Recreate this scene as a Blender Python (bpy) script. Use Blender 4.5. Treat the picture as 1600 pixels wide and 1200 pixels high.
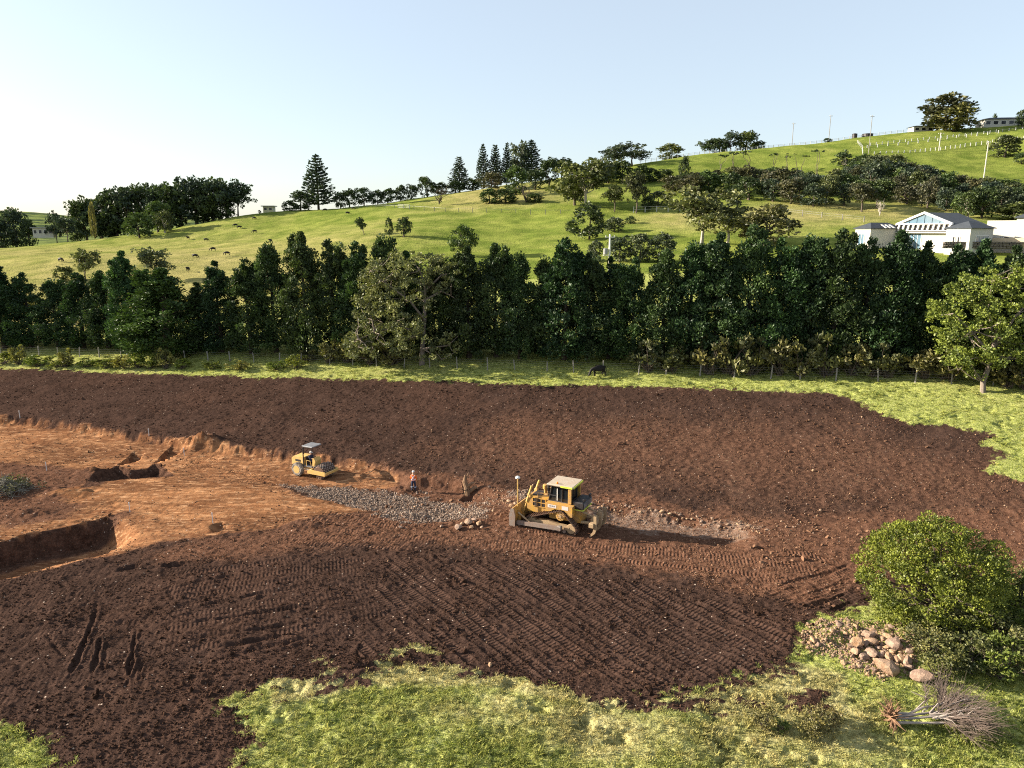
import bpy, math, random
import numpy as np
from mathutils import Vector, Matrix

for _o in list(bpy.data.objects):
    bpy.data.objects.remove(_o)
SC = bpy.context.scene
COL = SC.collection
R = math.radians

# ------------------------------------------------------------------ camera
F_PX = 1109.0                       # focal length in pixels of a 1600 px wide frame
PITCH = R(12.2)
CAM_H = 21.0
cam_d = bpy.data.cameras.new("camera")
cam_d.sensor_width = 36.0
cam_d.lens = F_PX / 1600 * 36.0
cam_d.clip_start = 0.5
cam_d.clip_end = 20000
cam = bpy.data.objects.new("camera", cam_d)
COL.objects.link(cam)
cam.location = (0, 0, CAM_H)
cam.rotation_euler = (R(90) - PITCH, 0, 0)
SC.camera = cam

# ------------------------------------------------------------------ sky, sun, exposure
SUN_EL = R(20.0)
SUN_DIR = Vector((-1.0, 0.17, 0.0)).normalized()          # towards the sun, on the ground
world = bpy.data.worlds.new("World")
SC.world = world
world.use_nodes = True
wn = world.node_tree.nodes
wl = world.node_tree.links
wn.clear()
w_out = wn.new("ShaderNodeOutputWorld")
w_bg = wn.new("ShaderNodeBackground")
w_sky = wn.new("ShaderNodeTexSky")
w_sky.sky_type = 'NISHITA'
w_sky.sun_disc = False
w_sky.sun_elevation = SUN_EL
w_sky.sun_rotation = math.atan2(SUN_DIR.x, SUN_DIR.y)
w_sky.altitude = 50
w_sky.air_density = 1.0
w_sky.dust_density = 1.2
w_sky.ozone_density = 1.6
w_bg.inputs['Strength'].default_value = 0.081
w_mix = wn.new("ShaderNodeMix")                       # thin even milkiness of the air
w_mix.data_type = 'RGBA'
w_mix.inputs[0].default_value = 0.55
w_mix.inputs[7].default_value = (3.0, 3.25, 3.45, 1)
wl.new(w_sky.outputs[0], w_mix.inputs[6])
wl.new(w_mix.outputs[2], w_bg.inputs[0])
wl.new(w_bg.outputs[0], w_out.inputs[0])

sun_d = bpy.data.lights.new("sun", 'SUN')
sun_d.energy = 5.0
sun_d.angle = R(0.5)
sun_d.color = (1.0, 0.90, 0.74)
sun = bpy.data.objects.new("sun", sun_d)
COL.objects.link(sun)
sun.location = (-60, 20, 60)
sv = Vector((SUN_DIR.x * math.cos(SUN_EL), SUN_DIR.y * math.cos(SUN_EL), math.sin(SUN_EL)))
sun.rotation_euler = sv.to_track_quat('Z', 'Y').to_euler()

SC.view_settings.view_transform = 'Standard'
SC.view_settings.look = 'None'
SC.view_settings.gamma = 1.0
SC.view_settings.use_curve_mapping = False
SC.view_settings.exposure = 1.70
SC.render.engine = 'CYCLES'
SC.cycles.max_bounces = 6
SC.cycles.diffuse_bounces = 2
SC.cycles.transparent_max_bounces = 6
SC.cycles.volume_bounces = 0
SC.cycles.filter_width = 1.1
SC.cycles.use_denoising = False

rng = np.random.default_rng(7)

# ------------------------------------------------------------------ camera maths
CP, SP = math.cos(PITCH), math.sin(PITCH)
def ray(px, py):
    u = (np.asarray(px, float) - 800) / F_PX
    v = (600 - np.asarray(py, float)) / F_PX
    return np.stack([u, CP + v * SP, -SP + v * CP], -1)
def at_depth(px, py, D):
    r = ray(px, py)
    return np.array([0, 0, CAM_H]) + np.asarray(D, float)[..., None] * r
def project(P):
    d = np.asarray(P, float) - np.array([0, 0, CAM_H])
    D = d[..., 1] * CP - d[..., 2] * SP
    u = d[..., 0] / D
    v = (d[..., 1] * SP + d[..., 2] * CP) / D
    return 800 + u * F_PX, 600 - v * F_PX, D

# ------------------------------------------------------------------ noise
def _hash(ix, iy, seed):
    h = (ix.astype(np.int64) * 374761393 + iy.astype(np.int64) * 668265263 + seed * 974711) & 0xffffffff
    h = ((h ^ (h >> 13)) * 1274126177) & 0xffffffff
    h = (h ^ (h >> 16)) & 0xffffffff
    return h.astype(np.float64) / 4294967295.0
def vnoise(x, y, seed=0):
    ix, iy = np.floor(x), np.floor(y)
    fx, fy = x - ix, y - iy
    fx = fx * fx * fx * (fx * (fx * 6 - 15) + 10); fy = fy * fy * fy * (fy * (fy * 6 - 15) + 10)
    a = _hash(ix, iy, seed); b = _hash(ix + 1, iy, seed)
    c = _hash(ix, iy + 1, seed); d = _hash(ix + 1, iy + 1, seed)
    return (a + (b - a) * fx) * (1 - fy) + (c + (d - c) * fx) * fy - 0.5
def fbm(x, y, seed=0, oct=3, gain=0.5):
    s = 0; a = 1.0; n = 0
    for i in range(oct):
        s = s + a * vnoise(x * 2.03 ** i + 17.3 * i, y * 2.03 ** i - 9.1 * i, seed + i * 13)
        n += a; a *= gain
    return s / n
def sstep(a, b, x):
    t = np.clip((x - a) / (b - a), 0, 1)
    return t * t * (3 - 2 * t)

# ------------------------------------------------------------------ terrain
def hedge_y(X):
    return 84 - 0.263 * np.clip(X, -140, 90)
def hedge_z(X):
    return 4.9 + 0.021 * np.clip(X, -140, 90)
def near_z(X, Y):
    yh = hedge_y(X)
    t = np.maximum((Y - (yh - 30)) / 30, 0)
    return hedge_z(X) * t ** 1.25

RIDGE = [(-350, 415, 255), (-200, 405, 255), (0, 393, 258), (100, 379, 258), (200, 367, 260), (300, 352, 265), (380, 337, 270), (440, 331, 273), (500, 328, 277),
         (560, 323, 280), (640, 313, 286), (700, 304, 290), (800, 290, 300), (900, 274, 305), (1000, 255, 310),
         (1100, 241, 318), (1200, 232, 325), (1300, 222, 330), (1360, 214, 330), (1420, 207, 328), (1500, 202, 322),
         (1600, 195, 315), (1750, 190, 310), (1950, 190, 300)]
HILL = [(-300, 430, 170), (0, 410, 170), (100, 412, 160), (300, 432, 150), (330, 385, 210), (150, 395, 210),
        (480, 400, 170), (480, 360, 225), (620, 365, 185), (728, 400, 160), (800, 345, 215), (800, 385, 170),
        (920, 375, 172), (920, 325, 225), (1000, 350, 195), (1080, 325, 215), (1000, 395, 150),
        (1200, 398, 140), (1200, 345, 185), (1200, 312, 222), (1200, 262, 285), (1100, 290, 262),
        (1400, 388, 138), (1550, 392, 134), (1400, 338, 190), (1540, 345, 180), (1400, 280, 250), (1520, 285, 240),
        (1560, 240, 280), (1700, 395, 130), (1750, 300, 220), (1900, 390, 130)]
pts = []
for p in RIDGE:
    w = at_depth(p[0], p[1], np.array(p[2]))
    pts.append(w)
    drop = 9.0
    n = w[:2] / np.linalg.norm(w[:2])
    pts.append(np.array([*(w[:2] + n * 45), w[2] - drop * .55]))
    pts.append(np.array([*(w[:2] + n * 130), w[2] - drop * 2.2]))
for p in HILL:
    pts.append(at_depth(p[0], p[1], np.array(p[2])))
for X in (-140, -100, -60, -30, 0, 25, 50, 90):
    for e in (-4, 6, 18):
        Yh = float(hedge_y(X))
        pts.append(np.array([X, Yh + e, float(hedge_z(X)) * (1 if e < 10 else 1.22) + e * .12]))
CT = np.array(pts)
def _tps_k(r2):
    return np.where(r2 > 1e-12, 0.5 * r2 * np.log(np.maximum(r2, 1e-12)), 0)
_S = 100.0
_n = len(CT)
_P = CT[:, :2] / _S
_K = _tps_k(((_P[:, None] - _P[None]) ** 2).sum(-1)) + np.eye(_n) * 2e-4
_Q = np.c_[np.ones(_n), _P]
_A = np.block([[_K, _Q], [_Q.T, np.zeros((3, 3))]])
_W = np.linalg.solve(_A, np.r_[CT[:, 2], 0, 0, 0])
def hill_z(X, Y):
    sh = np.shape(X)
    x = np.ravel(X) / _S; y = np.ravel(Y) / _S
    out = np.empty(x.shape)
    for i in range(0, len(x), 60000):
        a = x[i:i + 60000]; b = y[i:i + 60000]
        k = _tps_k((a[:, None] - _P[None, :, 0]) ** 2 + (b[:, None] - _P[None, :, 1]) ** 2)
        out[i:i + 60000] = k @ _W[:_n] + _W[_n] + _W[_n + 1] * a + _W[_n + 2] * b
    return out.reshape(sh)
def base_z(X, Y):
    X = np.asarray(X, float); Y = np.asarray(Y, float)
    zn = near_z(X, Y)
    w = sstep(-2, 14, Y - hedge_y(X))
    z = zn.copy()
    m = w > 0
    if m.any():
        zh = hill_z(X[m], Y[m])
        r = np.hypot(X[m], Y[m])
        th = np.degrees(np.arctan2(X[m], Y[m]))
        far = sstep(390, 640, r)
        low = 12 + 38 * np.exp(-((r - 1700) / 520) ** 2) * (1 - sstep(-26, -17, th) * .55) * (1 + .18 * np.sin(th * .5))
        low = low * (1 - .9 * sstep(2500, 5000, r))
        zh = np.maximum(zh, -3) * (1 - far) + low * far
        z[m] = zn[m] * (1 - w[m]) + zh * w[m]
    return z
def hit(px, py, zf=base_z, far=1200.):
    """where the line of sight through a photo pixel meets the terrain"""
    r = ray(px, py)
    t = np.r_[np.linspace(14, 140, 700), np.linspace(140.5, far, 1200)]
    P = np.array([0, 0, CAM_H]) + t[:, None] * r
    g = P[:, 2] - zf(P[:, 0], P[:, 1])
    i = np.argmax(g < 0)
    if g[i] >= 0:
        i = len(t) - 1
    a = t[i - 1] + (t[i] - t[i - 1]) * g[i - 1] / (g[i - 1] - g[i] + 1e-12)
    q = np.array([0, 0, CAM_H]) + a * r
    q[2] = zf(q[:1], q[1:2])[0]
    return q
def world_poly(pp):
    return np.array([hit(*p)[:2] for p in pp])
def sdist(X, Y, poly):
    """signed distance to a polygon, metres, positive inside"""
    d2 = np.full(X.shape, 1e18); ins = np.zeros(X.shape, bool)
    n = len(poly)
    for i in range(n):
        ax, ay = poly[i]; bx, by = poly[(i + 1) % n]
        ex, ey = bx - ax, by - ay
        wx, wy = X - ax, Y - ay
        t = np.clip((wx * ex + wy * ey) / (ex * ex + ey * ey + 1e-12), 0, 1)
        d2 = np.minimum(d2, (wx - ex * t) ** 2 + (wy - ey * t) ** 2)
        c = ((ay <= Y) & (by > Y)) | ((by <= Y) & (ay > Y))
        if abs(ey) > 1e-12:
            ins ^= c & (X < ax + (Y - ay) / ey * ex)
    return np.where(ins, 1, -1) * np.sqrt(d2)
def ldist(X, Y, line):
    """distance to a polyline"""
    d2 = np.full(X.shape, 1e18)
    for i in range(len(line) - 1):
        ax, ay = line[i]; bx, by = line[i + 1]
        ex, ey = bx - ax, by - ay
        wx, wy = X - ax, Y - ay
        t = np.clip((wx * ex + wy * ey) / (ex * ex + ey * ey + 1e-12), 0, 1)
        d2 = np.minimum(d2, (wx - ex * t) ** 2 + (wy - ey * t) ** 2)
    return np.sqrt(d2)

# ------------------------------------------------------------------ earthworks: cuts, mounds, ruts (world metres, found once from the base terrain)
def arc_near(X, Y, line):
    seg = np.hypot(*(line[1:] - line[:-1]).T)
    cum = np.r_[0, np.cumsum(seg)]
    best = np.full(X.shape, 1e18); arc = np.zeros(X.shape); side = np.zeros(X.shape)
    for i in range(len(line) - 1):
        ax, ay = line[i]; bx, by = line[i + 1]
        ex, ey = bx - ax, by - ay
        wx, wy = X - ax, Y - ay
        t = np.clip((wx * ex + wy * ey) / (ex * ex + ey * ey + 1e-12), 0, 1)
        d2 = (wx - ex * t) ** 2 + (wy - ey * t) ** 2
        m = d2 < best
        best = np.where(m, d2, best)
        arc = np.where(m, cum[i] + t * seg[i], arc)
        side = np.where(m, ex * wy - ey * wx, side)
    return np.sqrt(best), arc, side, cum[-1]
CUTS = [  # crest of the cut face (photo pixels on the base terrain), depth, ramp length, face width, fade at the ends
    ([(-220, 872), (-60, 858), (0, 847), (50, 833), (110, 822), (150, 812), (178, 804)], 1.75, 7.5, .5, (3, 1.6)),
    ([(132, 756), (150, 735), (170, 728), (182, 719), (204, 727), (228, 723), (240, 713), (252, 717), (272, 737)], .95, 4.5, .9, (2.2, 2.2)),
    ([(325, 821), (345, 818), (364, 822)], .42, 1.6, .35, (.6, .6)),
    ([(185, 884), (205, 883), (222, 882)], .3, 1.0, .2, (.4, .4)),
    ([(255, 882), (275, 880), (292, 878)], .28, .9, .2, (.4, .4)),
    ([(-260, 644), (-60, 646), (60, 652), (200, 672), (300, 688), (400, 699), (450, 703), (530, 712), (600, 728), (650, 745), (700, 748), (760, 762), (830, 782)], .75, 11.0, .7, (4, 6)),
    ([(930, 782), (1000, 795), (1080, 806), (1150, 820), (1200, 832)], .5, 6.0, .8, (2, 2)),
    ([(715, 768), (735, 762), (752, 768)], .6, 1.5, .3, (.5, .5)),
]
CUTS = [(world_poly(c[0]), *c[1:]) for c in CUTS]
MOUNDS = [  # px, py, radius x, radius y, height
    (313, 690, 2.6, 1.1, .75), (150, 735, 1.6, .8, .35), (10, 755, 2.2, 1.4, .5), (45, 800, 1.5, .8, .25), (100, 770, 3, 1.2, .3),
    (1440, 1010, 2.6, 1.6, .35), (1300, 990, 2.4, 1.3, .3), (625, 752, 1.5, .6, .35), (560, 735, 2, .7, .3),
    (640, 800, 2.5, .6, .25), (470, 820, 2.0, .5, .3), (740, 815, 1.6, .5, .2), (1120, 905, 2, .4, .2),
]
MOUNDS = [(*hit(m[0], m[1])[:2], *m[2:]) for m in MOUNDS]
RUTS = [  # deep wheel and blade grooves: polyline, depth, half width
    ([(152, 935), (146, 970), (120, 1035), (98, 1075)], .26, .22), ([(65, 985), (95, 1020), (112, 1038)], .18, .2),
    ([(163, 975), (154, 1015), (140, 1070)], .30, .2), ([(170, 985), (162, 1040), (152, 1085)], .1, .12),
    ([(213, 975), (206, 1030), (195, 1090)], .28, .18), ([(228, 980), (220, 1040), (212, 1095)], .1, .12),
    ([(1035, 908), (1080, 916), (1125, 922), (1160, 926)], .16, .2),
    ([(1180, 930), (1240, 908), (1330, 884)], .14, .22), ([(1210, 945), (1270, 925), (1345, 898)], .12, .2), ([(1240, 955), (1300, 935), (1350, 915)], .16, .25),
    ([(1225, 915), (1290, 898), (1345, 872)], .1, .18), ([(1280, 965), (1310, 950), (1352, 932)], .25, .3),
    ([(280, 915), (350, 900), (440, 890)], .18, .25), ([(265, 950), (340, 940), (480, 915)], .22, .25), ([(250, 978), (330, 968), (500, 945)], .22, .3),
    ([(270, 1000), (340, 992), (480, 972)], .24, .3), ([(300, 1015), (380, 1005), (480, 985)], .22, .3), ([(320, 1032), (400, 1015), (500, 990)], .25, .35), ([(205, 892), (260, 885), (400, 868)], .2, .3),
    ([(560, 858), (700, 862), (860, 880), (1000, 905), (1100, 925)], .2, .35), ([(640, 900), (760, 915), (900, 940)], .12, .3), ([(560, 880), (700, 900), (850, 925)], .14, .3),
    ([(455, 812), (520, 806), (600, 800), (700, 795)], .15, .3), ([(460, 828), (560, 820), (700, 818), (830, 830)], .15, .3),
    ([(250, 700), (320, 712), (400, 735), (450, 752)], .12, .2), ([(300, 695), (380, 718), (440, 740)], .1, .2), ([(120, 790), (180, 782), (260, 790)], .15, .15),
    ([(0, 838), (60, 826), (140, 812), (190, 795)], .14, .15), ([(630, 1125), (690, 1110), (720, 1102)], .2, .3), ([(720, 1140), (745, 1132), (765, 1128)], .3, .3), ([(735, 1160), (780, 1145), (840, 1125)], .12, .2),
    ([(520, 1050), (580, 1040), (680, 1035)], .25, .4), ([(455, 1075), (500, 1060), (560, 1045)], .18, .3), ([(560, 1105), (600, 1100), (635, 1090)], .2, .3),
    ([(0, 690), (200, 702), (420, 728)], .08, .35), ([(0, 712), (150, 722), (330, 738)], .08, .3), ([(0, 672), (160, 690), (330, 715)], .06, .3),
]
RUTS = [(world_poly(r[0]), r[1] * .5, r[2] * .5) for r in RUTS]
def mods(X, Y):
    dz = np.zeros(X.shape)
    wob = fbm(X * .7, Y * .7, 91, 4, .68) * 1.5
    for line, dep, ramp, w, (e0, e1) in CUTS:
        lo, hi = line.min(0) - 14, line.max(0) + 14
        m = (X > lo[0]) & (X < hi[0]) & (Y > lo[1] - ramp) & (Y < hi[1])
        if not m.any():
            continue
        d, a, s, L = arc_near(X[m], Y[m], line)
        sd = np.where(s < 0, d, -d) + wob[m] * .5              # camera side of the crest is lower
        f = sstep(0, w, sd) * (1 - sstep(.3 * ramp, ramp, sd)) * sstep(0, e0, a) * sstep(0, e1, L - a)
        dz[m] -= dep * f
    for x, y, rx, ry, h in MOUNDS:
        q = ((X - x) / rx) ** 2 + ((Y - y) / ry) ** 2
        m = q < 6
        if m.any():
            dz[m] += h * np.exp(-q[m] * 1.2) * (1 + 1.6 * fbm(X[m] * 1.6, Y[m] * 1.6, 5, 2))
    for line, dep, w in RUTS:
        lo, hi = line.min(0) - 2, line.max(0) + 2
        m = (X > lo[0]) & (X < hi[0]) & (Y > lo[1]) & (Y < hi[1])
        if not m.any():
            continue
        d, a, s, L = arc_near(X[m], Y[m], line)
        k = sstep(0, 2.2, a) * sstep(0, 2.2, L - a) * (.55 + .9 * (vnoise(a * .9, a * 0, int(line[0, 0] * 7) % 97) + .5))
        d = d + wob[m] * .25
        dz[m] += k * (-dep * (1 - sstep(.4 * w, w * 1.15, np.abs(d))) + .55 * dep * np.exp(-((np.abs(d) - 1.7 * w) / (.6 * w)) ** 2))
    return dz

# ------------------------------------------------------------------ ground zones (world polygons)
Z_SOIL = world_poly([(-420, 566), (-200, 571), (0, 576), (200, 582), (400, 589), (600, 593), (700, 597), (850, 601), (1000, 603), (1100, 607), (1200, 611), (1290, 613),
    (1340, 627), (1380, 648), (1430, 660), (1500, 666), (1565, 682), (1535, 692), (1570, 708), (1545, 735), (1600, 752), (1800, 755), (1900, 905), (1600, 908), (1530, 905), (1440, 925), (1400, 940), (1350, 946),
    (1290, 963), (1262, 985), (1252, 1012), (1210, 1042), (1110, 1072), (1030, 1094), (960, 1096), (900, 1085), (800, 1062), (700, 1048), (620, 1046),
    (540, 1056), (480, 1050), (430, 1064), (385, 1086), (345, 1094), (365, 1112), (392, 1130), (402, 1160), (365, 1200), (340, 1330), (60, 1330), (72, 1190), (60, 1158), (20, 1142), (-60, 1135), (-420, 1120)])
Z_CLAY = world_poly([(-420, 632), (-200, 636), (0, 648), (100, 658), (200, 674), (300, 687), (380, 696), (450, 703), (500, 706), (560, 716), (625, 735), (620, 752),
    (560, 752), (500, 756), (440, 752), (480, 768), (560, 778), (600, 790), (540, 802), (470, 812), (420, 828), (330, 838), (260, 846), (190, 866), (120, 878), (60, 893), (0, 897), (-200, 902), (-420, 905)])
Z_BENCH = world_poly([(75, 768), (140, 752), (250, 746), (380, 752), (480, 772), (560, 786), (520, 798), (430, 808), (340, 815), (270, 808), (190, 795), (150, 785)])
Z_REDB = world_poly([(-300, 716), (0, 722), (90, 726), (150, 738), (130, 762), (60, 775), (120, 790), (100, 808), (20, 820), (-300, 835)])
Z_BROWN = world_poly([(560, 790), (640, 770), (760, 790), (830, 790), (960, 770), (1060, 790), (1190, 810), (1380, 800), (1600, 790), (1800, 800), (1800, 905), (1600, 908), (1420, 900), (1345, 910), (1270, 935), (1180, 930),
    (1080, 905), (950, 880), (820, 862), (700, 848), (560, 850), (440, 862), (330, 872), (240, 870), (330, 842), (430, 828)])
Z_BANKB = world_poly([(440, 700), (520, 708), (640, 732), (740, 742), (830, 775), (800, 800), (700, 785), (600, 760), (500, 750)])
Z_MID = world_poly([(640, 700), (800, 640), (1050, 640), (1300, 650), (1500, 690), (1650, 740), (1650, 830), (1400, 830), (1200, 800), (1000, 770), (800, 750), (700, 740)])
Z_GRAV = world_poly([(440, 752), (500, 750), (570, 752), (640, 762), (700, 768), (760, 784), (755, 808), (700, 815), (630, 808), (560, 790), (490, 775)])
Z_GRAV2 = world_poly([(790, 770), (840, 765), (950, 788), (1060, 804), (1190, 822), (1185, 846), (1080, 836), (960, 818), (850, 800)])
Z_TRANS = world_poly([(420, 1045), (560, 1005), (650, 1005), (760, 1040), (900, 1080), (1040, 1092), (1160, 1060), (1230, 1030), (1320, 1050), (1330, 1110), (1240, 1128), (1100, 1120), (950, 1118), (760, 1075), (560, 1075), (420, 1110)])
Z_DRY = world_poly([(500, 1090), (800, 1075), (1000, 1100), (1250, 1120), (1380, 1090), (1380, 1200), (1200, 1180), (1000, 1190), (700, 1150)])
# caterpillar cleat marks: region, direction of travel, lane width, strength
LANES = [
    (world_poly([(600, 868), (900, 882), (1180, 936), (1262, 962), (1245, 1030), (1100, 1074), (960, 1092), (800, 1058), (700, 1042), (600, 1030), (540, 980)]), hit(1120, 1060), hit(830, 890), .62, 1.0),
    (world_poly([(900, 838), (1100, 848), (1335, 872), (1335, 900), (1260, 922), (1180, 926), (1050, 898), (880, 862)]), hit(900, 852), hit(1250, 890), .55, 1.25),
    (world_poly([(250, 868), (400, 850), (580, 855), (600, 960), (480, 1010), (250, 1010)]), hit(250, 955), hit(560, 905), .6, .95),
    (world_poly([(60, 930), (240, 930), (240, 1100), (60, 1100)]), hit(120, 1090), hit(170, 940), .6, .7),
    (world_poly([(430, 815), (600, 792), (860, 830), (900, 868), (600, 860), (420, 850)]), hit(450, 820), hit(800, 838), .55, .9),
    (world_poly([(1180, 925), (1340, 870), (1360, 940), (1280, 966)]), hit(1200, 945), hit(1340, 895), .5, .7),
    (world_poly([(300, 700), (470, 745), (600, 760), (560, 775), (440, 755), (300, 725)]), hit(300, 708), hit(560, 760), .5, .8),
    (world_poly([(0, 900), (250, 880), (250, 1100), (400, 1060), (400, 1200), (0, 1200)]), hit(40, 1120), hit(160, 1100), .8, .45),
]

def zones(X, Y):
    n1 = fbm(X * .22, Y * .22, 11, 3) * 3.2
    n2 = fbm(X * 1.1, Y * 1.3, 12, 4, .62) * 2.2
    nn = n1 * .45 + n2
    yh = hedge_y(X)
    z = {}
    soil = sstep(-.9, .9, sdist(X, Y, Z_SOIL) + nn * .6 + fbm(X * 2.6, Y * 2.6, 14, 3) * 1.6)
    tr = sstep(-.6, .8, sdist(X, Y, Z_TRANS))
    pat = fbm(X * .55 + Y * .2, Y * 1.1, 21, 5, .62) * 2.0
    soil = np.where(tr > 0, soil * (1 - tr) + tr * sstep(-.2, .2, pat + (soil - .48) * .36), soil)
    under = 0
    z['soil'] = soil
    clay = sstep(-.5, .6, sdist(X, Y, Z_CLAY) + nn * .7)
    bench = sstep(-.4, .9, sdist(X, Y, Z_BENCH) + nn * .5)
    redb = sstep(-.8, .8, sdist(X, Y, Z_REDB) + nn * .7)
    z['clay'] = clay * (.62 + .38 * bench) * (1 - .72 * redb)
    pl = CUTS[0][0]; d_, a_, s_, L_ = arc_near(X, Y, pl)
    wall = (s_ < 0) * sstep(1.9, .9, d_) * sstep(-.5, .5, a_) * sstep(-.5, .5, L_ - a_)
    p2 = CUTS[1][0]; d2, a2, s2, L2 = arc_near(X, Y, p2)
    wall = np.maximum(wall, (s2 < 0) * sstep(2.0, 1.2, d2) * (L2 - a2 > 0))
    z['clay'] = z['clay'] * (1 - .85 * wall)  # clay thinned along both pit faces, painting their shade into the earth colour
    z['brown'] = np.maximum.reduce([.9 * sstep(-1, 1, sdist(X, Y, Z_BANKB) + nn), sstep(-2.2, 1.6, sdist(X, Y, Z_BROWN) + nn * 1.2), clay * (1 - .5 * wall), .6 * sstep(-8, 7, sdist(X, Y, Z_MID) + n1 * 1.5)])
    g = np.maximum(sstep(-.5, .8, sdist(X, Y, Z_GRAV) + nn * 1.3), .85 * sstep(-.4, .8, sdist(X, Y, Z_GRAV2) + nn * 1.2))
    z['gravel'] = g
    z['straw'] = .55 * sstep(-5, 6, sdist(X, Y, Z_MID) + n1 * 2)
    z['dry'] = np.maximum.reduce([1.0 * tr, .8 * sstep(-3, 3, sdist(X, Y, Z_DRY) + n1), .25 * sstep(20, -20, X)])
    return z
def lanes(X, Y):
    ts = np.zeros(X.shape); tm = np.zeros(X.shape); rut = np.zeros(X.shape)
    for poly, a, b, w, k in LANES:
        d = (b - a)[:2]; d = d / np.linalg.norm(d); p = np.array([-d[1], d[0]])
        m = (sdist(X, Y, poly) + fbm(X * .35, Y * .35, 31, 3) * 5) > 0
        if not m.any():
            continue
        x, y = X[m], Y[m]
        al = x * d[0] + y * d[1]; ac = x * p[0] + y * p[1] + fbm(al * .08, ac0(al), 77, 2) * 1.2
        li = np.floor(ac / w); fr = ac / w - li
        ph = _hash(li, li * 0, 5)
        str_ = .35 + .65 * _hash(li, li * 0 + 3, 9)
        ts[m] = al + ph * .21
        tm[m] = k * str_ * sstep(.02, .14, fr) * sstep(.98, .86, fr) * sstep(-.25, .15, fbm(al * .35, li * 3.7, 41, 2))
        rut[m] = k * (-.045 * str_ + .09 * np.exp(-((np.minimum(fr, 1 - fr)) / .10) ** 2) * str_)
    return ts, tm, rut
def ac0(al):
    return np.zeros_like(al) + .37

def full_z(X, Y):
    X = np.asarray(X, float); Y = np.asarray(Y, float)
    sh = X.shape; X = X.ravel(); Y = Y.ravel()
    return (base_z(X, Y) + mods(X, Y)).reshape(sh)
def ground_at(px, py):
    return Vector(hit(px, py, full_z))
def gz(x, y):
    return float(full_z(np.array([x]), np.array([y]))[0])

# ------------------------------------------------------------------ node helpers
def new_mat(name):
    m = bpy.data.materials.new(name); m.use_nodes = True
    m.node_tree.nodes.clear()
    return m, m.node_tree
class NT:
    def __init__(s, nt): s.nt = nt
    def n(s, t, **kw):
        nd = s.nt.nodes.new(t)
        for k, v in kw.items(): setattr(nd, k, v)
        return nd
    def put(s, sock, v):
        if isinstance(v, bpy.types.NodeSocket): s.nt.links.new(v, sock)
        elif v is not None:
            if isinstance(v, (tuple, list)) and len(v) == 3 and sock.type == 'RGBA': v = (*v, 1)
            sock.default_value = v
    def math(s, op, a, b=None, c=None, clamp=False):
        nd = s.n("ShaderNodeMath", operation=op, use_clamp=clamp)
        for i, v in enumerate((a, b, c)):
            if v is not None: s.put(nd.inputs[i], v)
        return nd.outputs[0]
    def mix(s, f, a, b, blend='MIX'):
        nd = s.n("ShaderNodeMix", data_type='RGBA', blend_type=blend)
        s.put(nd.inputs[0], f); s.put(nd.inputs[6], a); s.put(nd.inputs[7], b)
        return nd.outputs[2]
    def ramp(s, v, lo, hi, a=0.0, b=1.0):
        nd = s.n("ShaderNodeMapRange", interpolation_type='SMOOTHSTEP')
        s.put(nd.inputs[0], v); s.put(nd.inputs[1], lo); s.put(nd.inputs[2], hi); s.put(nd.inputs[3], a); s.put(nd.inputs[4], b)
        return nd.outputs[0]
    def noise(s, vec, scale, detail=3, rough=.55, dist=0.0):
        nd = s.n("ShaderNodeTexNoise")
        s.put(nd.inputs['Vector'], vec); s.put(nd.inputs['Scale'], scale); s.put(nd.inputs['Detail'], detail)
        s.put(nd.inputs['Roughness'], rough); s.put(nd.inputs['Distortion'], dist)
        return nd.outputs[0]
    def voro(s, vec, scale, feature='F1', out='Distance', rand=1.0):
        nd = s.n("ShaderNodeTexVoronoi", feature=feature)
        s.put(nd.inputs['Vector'], vec); s.put(nd.inputs['Scale'], scale); s.put(nd.inputs['Randomness'], rand)
        return nd.outputs[out]
    def attr(s, name, out='Fac', kind='GEOMETRY'):
        nd = s.n("ShaderNodeAttribute", attribute_name=name, attribute_type=kind)
        return nd.outputs[out]
    def sep(s, c):
        nd = s.n("ShaderNodeSeparateColor"); s.put(nd.inputs[0], c); return nd.outputs
    def bump(s, h, strength, dist, normal=None):
        nd = s.n("ShaderNodeBump"); s.put(nd.inputs['Strength'], strength); s.put(nd.inputs['Distance'], dist); s.put(nd.inputs['Height'], h)
        if normal is not None: s.put(nd.inputs['Normal'], normal)
        return nd.outputs[0]
    def vscale(s, vec, v):
        nd = s.n("ShaderNodeVectorMath", operation='MULTIPLY'); s.put(nd.inputs[0], vec); nd.inputs[1].default_value = v; return nd.outputs[0]
    def bsdf(s, color, rough=.9, metal=0.0, normal=None, spec=.3, **kw):
        nd = s.n("ShaderNodeBsdfPrincipled")
        s.put(nd.inputs['Base Color'], color); s.put(nd.inputs['Roughness'], rough); s.put(nd.inputs['Metallic'], metal); s.put(nd.inputs['Specular IOR Level'], spec)
        if normal is not None: s.put(nd.inputs['Normal'], normal)
        for k, v in kw.items(): s.put(nd.inputs[k], v)
        return nd.outputs[0]
    def out(s, sh):
        nd = s.n("ShaderNodeOutputMaterial"); s.put(nd.inputs[0], sh)

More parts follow.
